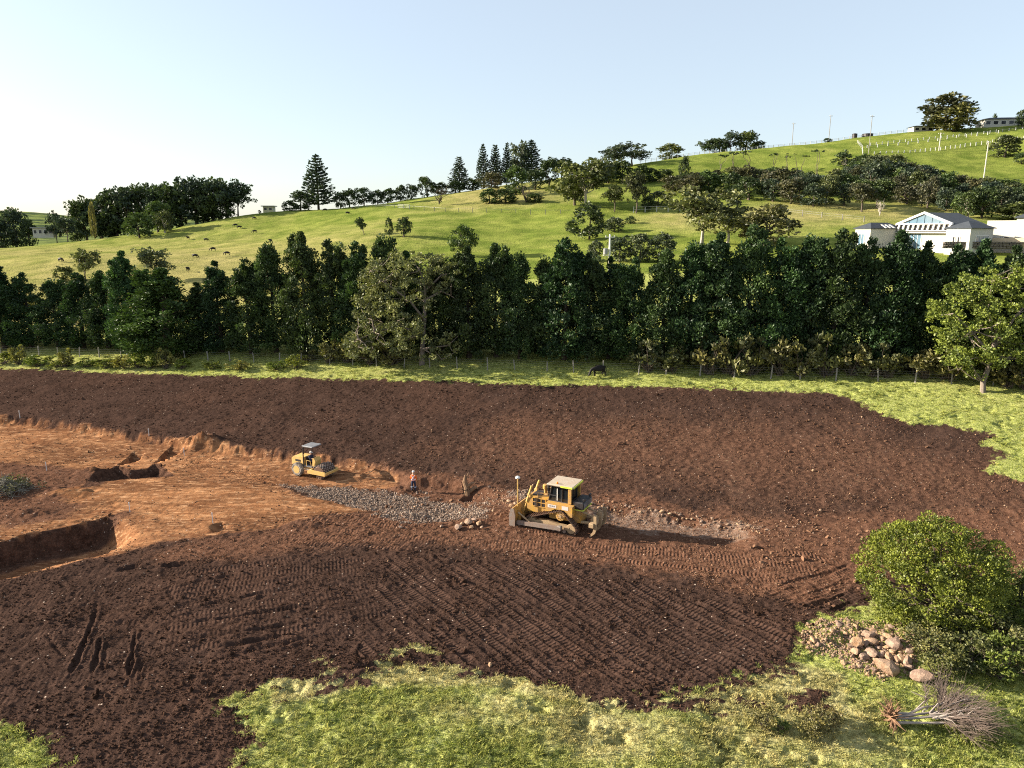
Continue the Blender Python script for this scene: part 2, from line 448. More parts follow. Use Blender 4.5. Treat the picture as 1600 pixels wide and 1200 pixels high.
# ------------------------------------------------------------------ ground material
GRASS_NODES = {}
def grass_colour(t, pos, dry):
    a = t.noise(pos, .11, 3, .6)
    b = t.noise(pos, 1.1, 4, .6)
    c = t.noise(pos, 6.0, 2, .6)
    lush = t.mix(t.ramp(b, .3, .7), (.160, .192, .037), (.262, .285, .066))
    lush = t.mix(t.ramp(c, .35, .7), lush, (.35, .36, .125))
    dryc = t.mix(t.ramp(b, .3, .7), (.31, .28, .118), (.42, .37, .17))
    dd = t.math('ADD', dry, t.math('MULTIPLY', t.math('SUBTRACT', a, .5), 1.3))
    dd = t.math('ADD', dd, t.math('MULTIPLY', t.math('SUBTRACT', b, .5), .7))
    return t.mix(t.ramp(dd, .05, .95), lush, dryc)
def ground_material():
    m, nt = new_mat("earth and grass")
    t = NT(nt)
    pos = t.n("ShaderNodeNewGeometry").outputs['Position']
    za = t.sep(t.attr("zone_a", 'Color')); zb = t.sep(t.attr("zone_b", 'Color'))
    soil, clay, brown = za[0], za[1], za[2]
    grav, straw, dry = zb[0], zb[1], zb[2]
    n1 = t.noise(pos, .45, 4, .6); n2 = t.noise(pos, 2.6, 4, .65); n3 = t.noise(pos, 11, 3, .65); n4 = t.noise(pos, 34, 2, .6)
    jit = t.math('ADD', t.math('MULTIPLY', t.math('SUBTRACT', n2, .5), .9), t.math('MULTIPLY', t.math('SUBTRACT', n3, .5), .6))
    def edge(v, lo=.32, hi=.68, k=1.0):
        return t.ramp(t.math('ADD', v, t.math('MULTIPLY', jit, k)), lo, hi)
    dark = t.mix(t.ramp(n2, .3, .7), (.022, .0132, .0102), (.049, .0290, .0222))
    dark = t.mix(t.ramp(n1, .35, .72), dark, (.053, .0312, .0238))
    dark = t.mix(t.math('MULTIPLY', t.ramp(n3, .5, .72), .65), dark, (.105, .064, .048))
    rust = t.ramp(t.noise(pos, .09, 4, .65), .46, .66)
    dark = t.mix(t.math('MULTIPLY', rust, .25), dark, t.mix(n2, (.055, .027, .018), (.115, .062, .042)))
    brn = t.mix(t.ramp(n2, .3, .72), (.070, .033, .020), (.135, .069, .044))
    brn = t.mix(t.math('MULTIPLY', t.ramp(n3, .5, .75), .5), brn, (.21, .13, .09))
    stretch = t.vscale(pos, (.16, .75, .5))
    st = t.noise(stretch, 1.9, 4, .62, .6)
    n0 = t.noise(t.vscale(pos, (.4, 1, 1)), .2, 5, .65, .8)
    cly = t.mix(t.ramp(st, .3, .7), (.165, .070, .032), (.345, .170, .080))
    cly = t.mix(t.math('MULTIPLY', t.ramp(n0, .42, .58), .85), cly, (.115, .052, .026))
    cly = t.mix(t.math('MULTIPLY', t.ramp(t.noise(stretch, 5.5, 3, .6, .4), .52, .68), .6), cly, (.54, .315, .17))
    cly = t.mix(t.math('MULTIPLY', t.ramp(n3, .52, .72), .3), cly, (.14, .07, .04))
    gcol = t.voro(pos, 5.5, 'F1', 'Color')
    gv = t.sep(gcol)[0]
    grv = t.mix(gv, (.16, .115, .088), (.32, .25, .20))
    grv = t.mix(t.ramp(t.voro(pos, 5.5), .25, .5), grv, (.17, .11, .08))
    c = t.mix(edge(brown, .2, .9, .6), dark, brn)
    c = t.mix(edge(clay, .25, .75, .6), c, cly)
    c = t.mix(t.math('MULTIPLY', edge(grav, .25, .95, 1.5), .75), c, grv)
    sp = t.voro(t.vscale(pos, (1, 1.0, 1)), 3.2, 'F1', 'Distance')
    sr = t.sep(t.voro(pos, 3.2, 'F1', 'Color'))
    spk = t.math('MULTIPLY', t.ramp(sp, .16, .09), t.ramp(sr[1], .80, .86))
    c = t.mix(t.math('MULTIPLY', spk, .75), c, (.55, .44, .35))
    stw = t.math('MULTIPLY', t.ramp(t.noise(t.vscale(pos, (1.2, 3.0, 1)), 3.4, 3, .7, 1.2), .60, .74), t.math('MULTIPLY', straw, t.ramp(n1, .38, .6)))
    c = t.mix(stw, c, (.42, .33, .19))
    g = grass_colour(t, pos, dry)
    patch = t.math('MULTIPLY', t.ramp(t.noise(pos, 1.6, 4, .65), .66, .76), .7)
    g = t.mix(patch, g, (.095, .075, .038))
    spot = t.math('MULTIPLY', t.ramp(t.noise(t.vscale(pos, (.7, 1, 1)), 7.5, 3, .7, .4),   .55, .70), .6)
    g = t.mix(spot, g, (.075, .078, .022))
    sf = edge(soil, .3, .7, 1.35)
    col = t.mix(sf, g, c)
    # relief
    ts = t.attr("track_s"); tm = t.attr("track_m")
    sw = t.math('SINE', t.math('MULTIPLY', t.math('ADD', ts, t.math('MULTIPLY', t.math('SUBTRACT', n2, .5), .10)), 2 * math.pi / .235))
    cleat = t.math('MULTIPLY', t.math('MULTIPLY', sw, tm), .025)
    bare = t.math('SUBTRACT', 1.0, t.math('MULTIPLY', edge(clay, .25, .75, .5), .45))
    clod = t.math('MULTIPLY', t.math('ADD', t.math('MULTIPLY', n3, .045), t.math('MULTIPLY', n4, .018)), bare)
    clod = t.math('ADD', clod, t.math('MULTIPLY', n2, .07))
    clod = t.math('MULTIPLY', clod, t.math('SUBTRACT', 1.0, t.math('MULTIPLY', t.math('MINIMUM', tm, 1.0), .55)))
    tuft = t.math('ADD', t.math('MULTIPLY', t.noise(pos, 3.4, 3, .7, .5), .14), t.math('MULTIPLY', t.noise(pos, 11, 3, .75), .085))
    hgt = t.math('ADD', t.math('MULTIPLY', clod, sf), t.math('MULTIPLY', tuft, t.math('SUBTRACT', 1.0, sf)))
    hgt = t.math('ADD', hgt, cleat)
    nrm = t.bump(hgt, 1.0, 1.0)
    t.out(t.bsdf(col, 1.0, 0, nrm, 0.0))
    return m
def hill_material():
    m, nt = new_mat("hill pasture")
    t = NT(nt)
    pos = t.n("ShaderNodeNewGeometry").outputs['Position']
    dry = t.attr("dry")
    a = t.noise(pos, .018, 4, .6); b = t.noise(pos, .12, 4, .62); c = t.noise(t.vscale(pos, (.35, 1, 1)), .9, 3, .6)
    lush = t.mix(t.ramp(b, .3, .7), (.10, .135, .024), (.20, .225, .048))
    dr = t.mix(t.ramp(b, .3, .7), (.215, .20, .066), (.30, .26, .10))
    dd = t.math('ADD', dry, t.math('MULTIPLY', t.math('SUBTRACT', a, .5), 1.2))
    dd = t.math('ADD', dd, t.math('MULTIPLY', t.math('SUBTRACT', b, .5), .6))
    col = t.mix(t.ramp(dd, .15, .85), lush, dr)
    col = t.mix(t.math('MULTIPLY', t.ramp(c, .54, .70), .65), col, (.10, .115, .03))
    far = t.attr("far")
    col = t.mix(far, col, t.mix(t.ramp(t.noise(pos, .02, 4, .6), .46, .56), (.16, .19, .06), (.05, .07, .035)))
    h = t.math('ADD', t.math('MULTIPLY', c, .35), t.math('MULTIPLY', t.noise(pos, 2.5, 2, .6), .18))
    t.out(t.bsdf(col, .95, 0, t.bump(h, 1.0, 1.0), 0.0))
    return m
M_GROUND = ground_material()
M_HILL = hill_material()

# ------------------------------------------------------------------ ground meshes (a fan of quads finest where the camera is near)
def fan(th, rr):
    T, Rr = np.meshgrid(th, rr)
    return Rr * np.sin(T), Rr * np.cos(T)
def mesh_from(name, V, F, mat, smooth=True):
    me = bpy.data.meshes.new(name)
    nv, nf = len(V), len(F); k = F.shape[1]
    me.vertices.add(nv); me.vertices.foreach_set("co", np.ascontiguousarray(V, np.float32).ravel())
    me.loops.add(nf * k); me.loops.foreach_set("vertex_index", np.ascontiguousarray(F, np.int32).ravel())
    me.polygons.add(nf); me.polygons.foreach_set("loop_start", np.arange(0, nf * k, k, dtype=np.int32))
    me.polygons.foreach_set("use_smooth", np.full(nf, smooth))
    me.update(calc_edges=True)
    if mat: me.materials.append(mat)
    return me
def vattr(me, name, data, typ='FLOAT'):
    a = me.attributes.new(name, typ, 'POINT')
    a.data.foreach_set("color" if typ == 'FLOAT_COLOR' else "value", np.ascontiguousarray(data, np.float32).ravel())
def grid_faces(nr, nc):
    i = np.arange(nr - 1)[:, None] * nc + np.arange(nc - 1)[None]
    i = i.ravel()
    return np.stack([i, i + 1, i + 1 + nc, i + nc], -1)

NC, NR = 900, 640
th = np.radians(np.linspace(-50, 50, NC))
rr = np.geomspace(15, 130, NR)
X, Y = fan(th, rr)
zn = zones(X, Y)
ts, tm, rut = lanes(X, Y)
Zg = base_z(X, Y) + mods(X, Y)
s = zn['soil']
clod = (fbm(X * .35, Y * .35, 51, 2) * .22 + fbm(X * 1.4, Y * 1.4, 52, 2) * .10 + fbm(X * 3.6, Y * 3.6, 53, 2) * .11) * (1 - .55 * zn['clay']) * (1 - .45 * np.minimum(tm, 1))
tuft = fbm(X * .3, Y * .3, 54, 2) * .30 + fbm(X * 1.7, Y * 1.7, 55, 2) * .12 + np.maximum(fbm(X * 4.2, Y * 4.2, 56, 2), 0) * .12 - np.maximum(fbm(X * .9, Y * 1.5, 57, 3) - .14, 0) * 1.1 - .03
nz = s * (clod + rut) + (1 - s) * tuft
Zg = Zg + nz * (1 - .5 * sstep(60, 100, Y))
GX, GY, GZ = X, Y, Zg
V = np.stack([X, Y, Zg], -1).reshape(-1, 3)
F = grid_faces(NR, NC)
# vertex normals of the whole sheet, so that the two pieces shade as one
P3 = V.reshape(NR, NC, 3)
du = np.gradient(P3, axis=1); dv = np.gradient(P3, axis=0)
NV = np.cross(du, dv); NV /= np.linalg.norm(NV, axis=-1, keepdims=True)
NV = NV.reshape(-1, 3)
sfc = s.ravel()[F].mean(1) > .5
def ground_piece(name, mask):
    f = F[mask]
    used = np.unique(f)
    remap = np.zeros(len(V), np.int64); remap[used] = np.arange(len(used))
    me = mesh_from(name, V[used], remap[f], M_GROUND)
    one = np.ones(len(used))
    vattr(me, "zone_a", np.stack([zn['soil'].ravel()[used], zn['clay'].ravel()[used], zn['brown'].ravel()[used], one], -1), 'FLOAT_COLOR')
    vattr(me, "zone_b", np.stack([zn['gravel'].ravel()[used], zn['straw'].ravel()[used], zn['dry'].ravel()[used], one], -1), 'FLOAT_COLOR')
    vattr(me, "track_s", ts.ravel()[used]); vattr(me, "track_m", tm.ravel()[used])
    me.normals_split_custom_set_from_vertices(NV[used].tolist())
    o = bpy.data.objects.new(name, me); COL.objects.link(o)
    o["kind"] = "structure"
    return o
ground_piece("bare_earth", sfc)
ground_piece("grass_ground", ~sfc)

thh = np.radians(np.linspace(-58, 58, 460))
rh = np.r_[np.linspace(122, 400, 215), np.geomspace(405, 9000, 60)]
Xh, Yh = fan(thh, rh)
Zh = base_z(Xh, Yh)
Zh += fbm(Xh * .05, Yh * .05, 61, 3) * 1.2 * sstep(130, 155, np.hypot(Xh, Yh)) + fbm(Xh * .3, Yh * .3, 62, 2) * .35
Zh[0] -= 1.5; Zh[1:7] -= .25
me = mesh_from("hills", np.stack([Xh, Yh, Zh], -1).reshape(-1, 3), grid_faces(*Xh.shape), M_HILL)
dryv = .15 + .6 * sstep(10, -70, Xh) * sstep(330, 130, Yh) + .5 * np.exp(-((Yh - 205) / 22) ** 2) * sstep(0, 60, Xh) + .5 * sstep(225, 255, Yh) * sstep(40, 0, Xh) * sstep(-50, -10, Xh)
vattr(me, "dry", dryv.ravel()); vattr(me, "far", sstep(420, 700, np.hypot(Xh, Yh)).ravel())
o = bpy.data.objects.new("hills", me); COL.objects.link(o); o["kind"] = "structure"

# ------------------------------------------------------------------ object helpers
GROUP_N = {}
def tag(o, label=None, cat=None, group=None, kind=None):
    if label: o["label"] = label
    if cat: o["category"] = cat
    if group: o["group"] = group
    if kind: o["kind"] = kind
    return o
def thing(name, label, cat, loc=(0, 0, 0), rz=0.0, group=None):
    o = bpy.data.objects.new(name, None); COL.objects.link(o)
    o.empty_display_size = .3
    o.location = loc; o.rotation_euler = (0, 0, rz)
    return tag(o, label, cat, group)
def part(name, me, parent=None, mat=None):
    o = bpy.data.objects.new(name, me); COL.objects.link(o)
    if mat is not None and not me.materials: me.materials.append(mat)
    if parent is not None: o.parent = parent
    return o
def dup(root):
    c = root.copy(); COL.objects.link(c)
    for ch in root.children:
        d = ch.copy(); COL.objects.link(d); d.parent = c
        for g in ch.children:
            e = g.copy(); COL.objects.link(e); e.parent = d
    return c

class MB:
    """collects shapes for one mesh"""
    def __init__(s): s.v = []; s.f = []
    def add(s, vs, fs):
        b = len(s.v); s.v.extend([tuple(v) for v in vs]); s.f.extend([tuple(b + i for i in f) for f in fs]); return s
    def box(s, c, size, M=None, bev=0.0):
        x, y, z = (d / 2 for d in size)
        if bev <= 0:
            vs = [(-x, -y, -z), (x, -y, -z), (x, y, -z), (-x, y, -z), (-x, -y, z), (x, -y, z), (x, y, z), (-x, y, z)]
            fs = [(0, 3, 2, 1), (4, 5, 6, 7), (0, 1, 5, 4), (1, 2, 6, 5), (2, 3, 7, 6), (3, 0, 4, 7)]
        else:
            b = min(bev, x * .9, y * .9, z * .9)
            vs = []; 
            for zz, ins in ((-z, b), (-z + b, 0), (z - b, 0), (z, b)):
                X_, Y_ = x - ins, y - ins
                k = b * .6 if ins == 0 else b * .6
                vs += [(-X_ + k, -Y_, zz), (X_ - k, -Y_, zz), (X_, -Y_ + k, zz), (X_, Y_ - k, zz), (X_ - k, Y_, zz), (-X_ + k, Y_, zz), (-X_, Y_ - k, zz), (-X_, -Y_ + k, zz)]
            fs = [tuple(range(7, -1, -1)), tuple(range(24, 32))]
            for r in range(3):
                for i in range(8):
                    j = (i + 1) % 8
                    fs.append((r * 8 + i, r * 8 + j, r * 8 + 8 + j, r * 8 + 8 + i))
        c = Vector(c)
        vs = [((M @ Vector(v)) if M else Vector(v)) + c for v in vs]
        return s.add(vs, fs)
    def tube(s, pts, rad, n=8, cap=True):
        pts = [Vector(p) for p in pts]
        if not hasattr(rad, '__len__'): rad = [rad] * len(pts)
        vs = []; prev = None
        for i, p in enumerate(pts):
            d = (pts[min(i + 1, len(pts) - 1)] - pts[max(i - 1, 0)]).normalized()
            if prev is None:
                a = d.orthogonal().normalized()
            else:
                a = (prev - d * prev.dot(d)); a = a.normalized() if a.length > 1e-6 else d.orthogonal().normalized()
            prev = a; b = d.cross(a)
            for k in range(n):
                t = 2 * math.pi * k / n
                vs.append(p + (a * math.cos(t) + b * math.sin(t)) * rad[i])
        fs = []
        for i in range(len(pts) - 1):
            for k in range(n):
                j = (k + 1) % n
                fs.append((i * n + k, i * n + j, (i + 1) * n + j, (i + 1) * n + k))
        if cap:
            fs.append(tuple(range(n - 1, -1, -1))); fs.append(tuple(range((len(pts) - 1) * n, len(pts) * n)))
        return s.add(vs, fs)
    def prism(s, prof, y0, y1, axis='y'):
        """closed outline extruded; prof in (x, z) when axis is y"""
        n = len(prof)
        def P(a, b, t):
            return (a, t, b) if axis == 'y' else ((t, a, b) if axis == 'x' else (a, b, t))
        vs = [P(a, b, y0) for a, b in prof] + [P(a, b, y1) for a, b in prof]
        fs = [tuple(range(n)), tuple(range(2 * n - 1, n - 1, -1))]
        for i in range(n):
            j = (i + 1) % n
            fs.append((i, i + n, j + n, j))
        return s.add(vs, fs)
    def lathe(s, prof, n=20, M=None):
        """prof of (radius, height) about local z"""
        vs = []
        for r, h in prof:
            for k in range(n):
                t = 2 * math.pi * k / n
                vs.append(Vector((r * math.cos(t), r * math.sin(t), h)))
        fs = []
        for i in range(len(prof) - 1):
            for k in range(n):
                j = (k + 1) % n
                fs.append((i * n + k, i * n + j, (i + 1) * n + j, (i + 1) * n + k))
        fs.append(tuple(range(n - 1, -1, -1))); fs.append(tuple(range((len(prof) - 1) * n, len(prof) * n)))
        if M: vs = [M @ v for v in vs]
        return s.add(vs, fs)
    def mesh(s, name, mat=None, smooth=False):
        me = bpy.data.meshes.new(name); me.from_pydata(s.v, [], s.f); me.update()
        if smooth:
            me.polygons.foreach_set("use_smooth", [True] * len(me.polygons))
            try: me.set_sharp_from_angle(angle=R(38))
            except Exception: pass
        if mat: me.materials.append(mat)
        return me
    def build(s, name, mat=None, parent=None, smooth=False):
        return part(name, s.mesh(name, mat, smooth), parent)

# ------------------------------------------------------------------ plain materials
def simple_mat(name, col, rough=.7, metal=0., spec=.4, wear=.25, dirt=None, dirt_amt=.5, scale=2.5):
    m, nt = new_mat(name); t = NT(nt)
    pos = t.n("ShaderNodeTexCoord").outputs['Object']
    n = t.noise(pos, scale, 4, .65); n2 = t.noise(pos, scale * 6, 3, .6)
    c = t.mix(t.ramp(n, .3, .7), tuple(x * (1 - wear) for x in col), tuple(min(1, x * (1 + wear * .5)) for x in col))
    if dirt:
        f = t.math('MULTIPLY', t.ramp(t.math('ADD', t.math('MULTIPLY', n, .6), t.math('MULTIPLY', n2, .4)), .38, .58), dirt_amt)
        c = t.mix(f, c, dirt)
    t.out(t.bsdf(c, t.ramp(n2, .2, .8, rough * .85, min(1, rough * 1.1)), metal, t.bump(n2, .25, .01), spec))
    return m
SOILC = (.17, .085, .05)
M_YEL = simple_mat("machine yellow paint", (.56, .30, .045), .6, 0, .3, .2, (.27, .16, .09), .75)
M_YEL2 = simple_mat("cream yellow paint", (.62, .38, .10), .6, 0, .3, .15, (.42, .29, .16), .5)
M_STEEL = simple_mat("worn steel", (.30, .26, .23), .6, .3, .4, .3, SOILC, .65)
M_TRACK = simple_mat("track steel", (.085, .065, .055), .65, .4, .4, .3, SOILC, .8, 5)
M_BLACK = simple_mat("black paint", (.018, .018, .02), .5, 0, .4, .2, (.10, .065, .05), .25)
M_GLASS = simple_mat("dark glass", (.012, .015, .018), .08, 0, .6, .1)
M_WHITE = simple_mat("white paint", (.74, .72, .68), .6, 0, .4, .08, (.5, .42, .34), .25)
M_DECAL = simple_mat("white decal", (.62, .57, .54), .6, 0, .3, .2, (.35, .25, .2), .4, 5)
M_TAN = simple_mat("dusty tan steel", (.42, .30, .17), .75, 0, .3, .25, SOILC, .5)
M_LIME = simple_mat("lime stripe", (.55, .62, .08), .5)
M_GREYM = simple_mat("grey metal", (.24, .24, .25), .5, .3)
M_TYRE = simple_mat("dusty tyre rubber", (.10, .085, .075), .9, 0, .2, .3, (.42, .36, .30), .8, 4)
M_BARK = simple_mat("grey bark", (.15, .12, .095), .9, 0, .1, .4, (.06, .045, .035), .5, 3)
M_BARKD = simple_mat("dark bark", (.045, .034, .026), .9, 0, .1, .3, (.10, .08, .06), .4, 3)
M_BARKP = simple_mat("pale bark", (.46, .41, .35), .85, 0, .1, .3, (.20, .16, .13), .45, 3)
M_POST = simple_mat("weathered post timber", (.32, .30, .27), .9, 0, .1, .3, (.12, .10, .08), .4, 5)
M_WIRE = simple_mat("fence wire", (.16, .16, .16), .5, .6)

def leaf_material():
    m, nt = new_mat("foliage"); t = NT(nt)
    oc = t.n("ShaderNodeObjectInfo")
    tint = t.attr("tint")
    rnd = oc.outputs['Random']
    c1 = t.mix(1.0, oc.outputs['Color'], t.mix(t.ramp(tint, 0., 1.), (.42, .46, .52), (1.65, 1.5, 1.1)), 'MULTIPLY')
    c1 = t.mix(1.0, c1, t.mix(rnd, (.82, .86, .9), (1.15, 1.1, 1.0)), 'MULTIPLY')
    d = t.n("ShaderNodeBsdfDiffuse"); t.put(d.inputs[0], c1)
    tr = t.n("ShaderNodeBsdfTranslucent"); t.put(tr.inputs[0], t.mix(1.0, c1, (1.1, 1.25, .55), 'MULTIPLY'))
    mx = t.n("ShaderNodeMixShader"); mx.inputs[0].default_value = .14
    nt.links.new(d.outputs[0], mx.inputs[1]); nt.links.new(tr.outputs[0], mx.inputs[2])
    gl = t.n("ShaderNodeBsdfGlossy"); gl.inputs['Roughness'].default_value = .45
    m2 = t.n("ShaderNodeMixShader"); m2.inputs[0].default_value = .02
    nt.links.new(mx.outputs[0], m2.inputs[1]); nt.links.new(gl.outputs[0], m2.inputs[2])
    t.out(m2.outputs[0])
    return m
M_LEAF = leaf_material()

# ------------------------------------------------------------------ foliage meshes
def unit(a): return a / np.maximum(np.linalg.norm(a, axis=-1, keepdims=True), 1e-9)
def leaves_mesh(name, P, D, L, Wd, tint, rg, flat=.5):
    """one kite-shaped leaf or spray at each point P, long axis D"""
    n = len(P)
    D = unit(D)
    S = unit(np.cross(D, unit(rg.normal(size=(n, 3)) + np.array([0, 0, flat]))))
    N = np.cross(S, D)
    L = np.broadcast_to(L, (n,))[:, None]; Wd = np.broadcast_to(Wd, (n,))[:, None]
    fold = (rg.random((n, 1)) - .3) * .35
    v0 = P - D * L * .5; v2 = P + D * L * .5
    v1 = P + S * Wd * .5 + D * L * .08 + N * Wd * fold; v3 = P - S * Wd * .5 + D * L * .08 + N * Wd * fold
    V = np.stack([v0, v1, v2, v3], 1).reshape(-1, 3)
    F = np.arange(4 * n).reshape(n, 4)
    me = mesh_from(name, V, F, M_LEAF, smooth=False)
    vattr(me, "tint", np.repeat(tint, 4))
    return me
def clump_leaves(C, Rad, k, rg, up=.35, leaf=(.3, .16), squash=.85, outward=1.0, jitter=.6, shell=(.55, 1.05), ctint=None):
    n = len(C)
    C = np.repeat(C, k, 0); Rr = np.repeat(np.broadcast_to(Rad, (n,)), k)
    u = unit(rg.normal(size=(n * k, 3)) + np.array([0, 0, up]))
    r = Rr * rg.uniform(*shell, n * k)
    P = C + u * r[:, None] * np.array([1, 1, squash])
    D = u * outward + rg.normal(size=(n * k, 3)) * jitter + np.array([0, 0, up])
    ct = rg.random(n) if ctint is None else ctint
    t = np.clip(np.repeat(ct, k) * .55 + rg.random(n * k) * .45, 0, 1)
    s = rg.uniform(.7, 1.35, n * k)
    return P, D, leaf[0] * s, leaf[1] * s, t
def cat_(*a): return [np.concatenate(x) for x in zip(*a)]

def limb(mb, a, b, ra, rb, rg, wig=.12, n=5, seg=5):
    a = np.array(a, float); b = np.array(b, float)
    L = np.linalg.norm(b - a)
    ps = []; rs = []
    off = rg.normal(size=(seg + 1, 3)) * L * wig * .5
    for i in range(seg + 1):
        t = i / seg
        p = a + (b - a) * t + off[i] * math.sin(math.pi * t) + np.array([0, 0, 1]) * 0
        ps.append(p); rs.append(ra + (rb - ra) * t)
    mb.tube(ps, rs, n)
    return ps

def ellipsoid_clumps(n, c, rad, rg, inner=.45, zmin=-.8, rough=.16):
    u = unit(rg.normal(size=(n * 3, 3)))
    u = u[u[:, 2] > zmin][:n]
    r = rg.uniform(inner, 1, len(u)) ** .5 * (1 + rg.normal(size=len(u)) * rough)
    return np.array(c) + u * r[:, None] * np.array(rad)

def tree_proto(kind, seed):
    """crown mesh, trunk mesh, trunk material; a tree 10 m tall and about 8 m wide, base at the origin"""
    rg = np.random.default_rng(seed)
    mb = MB()
    bark = M_BARKD
    if kind == 'bush':
        C = np.concatenate([ellipsoid_clumps(46, (0, 0, 4.9), (3.6, 3.6, 4.6), rg, .5, -.95, .12), ellipsoid_clumps(12, (rg.normal() * .8, rg.normal() * .8, 7.2), (2.2, 2.2, 2.4), rg, .4, -.5)])
        C[:, 2] = np.maximum(C[:, 2], .7)
        lv = clump_leaves(C, rg.uniform(.8, 1.5, len(C)), 32, rg, .4, (.75, .44))
        mb.tube([(0, 0, -.6), (0, 0, 2.5), (.2, 0, 5.5)], [.3, .26, .12], 6)
    elif kind == 'broad':
        C = np.concatenate([ellipsoid_clumps(58, (0, 0, 5.0), (3.8, 3.8, 4.4), rg, .5, -.95, .13), ellipsoid_clumps(14, (rg.normal(), rg.normal(), 7.9), (2.3, 2.3, 1.9), rg, .4, -.4)])
        lv = clump_leaves(C, rg.uniform(.75, 1.4, len(C)), 30, rg, .35, (.72, .42))
        mb.tube([(0, 0, -.6), (.1, 0, 1.6), (0, .1, 3.6)], [.42, .32, .26], 7)
        for c in C[rg.choice(len(C), 9, False)]:
            limb(mb, (0, .05, rg.uniform(2.2, 3.8)), c, .17, .05, rg)
        bark = M_BARK
    elif kind == 'umbrella':          # spreading gum or acacia: flat tiers held on bare limbs
        mb.tube([(0, 0, -.6), (.2, .1, 1.8), (0, .2, 4.0)], [.28, .2, .15], 7)
        nl = 11; C = []
        for i in range(nl):
            a = i / nl * 6.283 + rg.normal() * .35; q = rg.uniform(.25, 1)
            tip = np.array([math.cos(a) * 3.4 * q, math.sin(a) * 3.4 * q, rg.uniform(5.2, 9.3) - q * 1.0])
            limb(mb, (0, .2, rg.uniform(2.6, 4.2)), tip, .11, .03, rg, .16)
            for j in range(9):
                C.append(tip + rg.normal(size=3) * np.array([1.05, 1.05, .75]) + np.array([0, 0, -.25]))
        C = np.array(C)
        lv = clump_leaves(C, rg.uniform(.6, 1.15, len(C)), 24, rg, .35, (.6, .36), .7)
        bark = M_BARK
    elif kind == 'norfolk':           # whorled tiers of level branches on a straight mast
        mb.tube([(0, 0, -.6), (0, 0, 5), (0, 0, 10)], [.22, .15, .03], 7)
        Ps, Ds, Ls, Ws, Ts = [], [], [], [], []
        nt_ = 17
        for i in range(nt_):
            z = 1.0 + 8.7 * (i / (nt_ - 1)) ** .95
            rad = (3.3 * (1 - (z - .6) / 9.9) ** .8 + .12) * rg.uniform(.82, 1.12)
            nb = 7 if i < 13 else 5
            for b in range(nb):
                a = b / nb * 6.283 + i * .7 + rg.normal() * .12
                rb = rad * rg.uniform(.75, 1.1)
                dirv = np.array([math.cos(a), math.sin(a), .12])
                limb(mb, (0, 0, z), dirv * rb + (0, 0, z), .045, .015, rg, .03, 4, 2)
                m = max(8, int(rb * 11))
                q = rg.uniform(.18, 1.03, m)
                droop = .20 * rb * (q ** 2)
                P = np.outer(q * rb, dirv) + np.array([0, 0, z]) + np.stack([0 * q, 0 * q, droop], -1) + rg.normal(size=(m, 3)) * np.array([.16, .16, .07])
                Ps.append(P); Ds.append(np.tile(dirv, (m, 1)) + rg.normal(size=(m, 3)) * .45 + np.array([0, 0, .2]))
                Ls.append(rg.uniform(.45, .8, m)); Ws.append(rg.uniform(.2, .34, m)); Ts.append(np.clip(rg.random(m) * .8 + .1, 0, 1))
        lv = cat_(*zip(Ps, Ds, Ls, Ws, Ts)) if False else [np.concatenate(x) for x in (Ps, Ds, Ls, Ws, Ts)]
    elif kind == 'bare':              # leafless multi-stemmed tree
        C = []
        for i in range(7):
            a = rg.uniform(0, 6.283); q = rg.uniform(.8, 3.2)
            tip = np.array([math.cos(a) * q, math.sin(a) * q, rg.uniform(6.5, 9.8)])
            ps = limb(mb, (0, 0, rg.uniform(-.3, 2)), tip, .16, .03, rg, .14, 5, 5)
            for j in range(6):
                b0 = ps[rg.integers(2, 5)]
                limb(mb, b0, b0 + rg.normal(size=3) * 1.0 + (0, 0, 1.3), .05, .015, rg, .1, 4, 3)
            C.append(tip)
        C = np.array(C)
        lv = clump_leaves(C, .9, 9, rg, .3, (.45, .2), .7)
        bark = M_BARK
    elif kind == 'sapling':           # tall thin leaning stems with a small tuft on top
        C = []
        for i in range(2):
            tip = np.array([rg.normal() * 1.6, rg.normal() * .8, rg.uniform(8.6, 9.6)])
            limb(mb, (rg.normal() * .4, 0, -.3), tip, .14, .06, rg, .08, 5, 5)
            C += [tip + rg.normal(size=3) * np.array([.8, .8, .25]) for _ in range(4 if i == 0 else 1)]
        C = np.array(C)
        lv = clump_leaves(C, rg.uniform(.45, .8, len(C)), 14, rg, .4, (.7, .4), .5)
        bark = M_BARK
    P, D, L, W_, T = lv
    crown = leaves_mesh(kind + " crown", P, D, L, W_, T, rg)
    return crown, mb.mesh(kind + " trunk", bark, True)
PROTO = {}
for kd, ns in (('bush', 5), ('broad', 5), ('umbrella', 5), ('norfolk', 3), ('bare', 3), ('sapling', 4)):
    PROTO[kd] = [tree_proto(kd, 100 + 17 * i + len(kd)) for i in range(ns)]
_pick = random.Random(3)
DARKG, MIDG, OLIVE, GREYG, BROWNG, BRIGHT, BLUEG = (.040, .058, .024), (.055, .082, .028), (.074, .086, .038), (.058, .072, .046), (.066, .066, .042), (.085, .125, .030), (.036, .052, .038)
KNAME = {'bush': ('bush', 'bush'), 'broad': ('tree', 'tree'), 'umbrella': ('gum_tree', 'tree'), 'norfolk': ('norfolk_pine', 'tree'), 'bare': ('bare_tree', 'tree'), 'sapling': ('slender_tree', 'tree')}
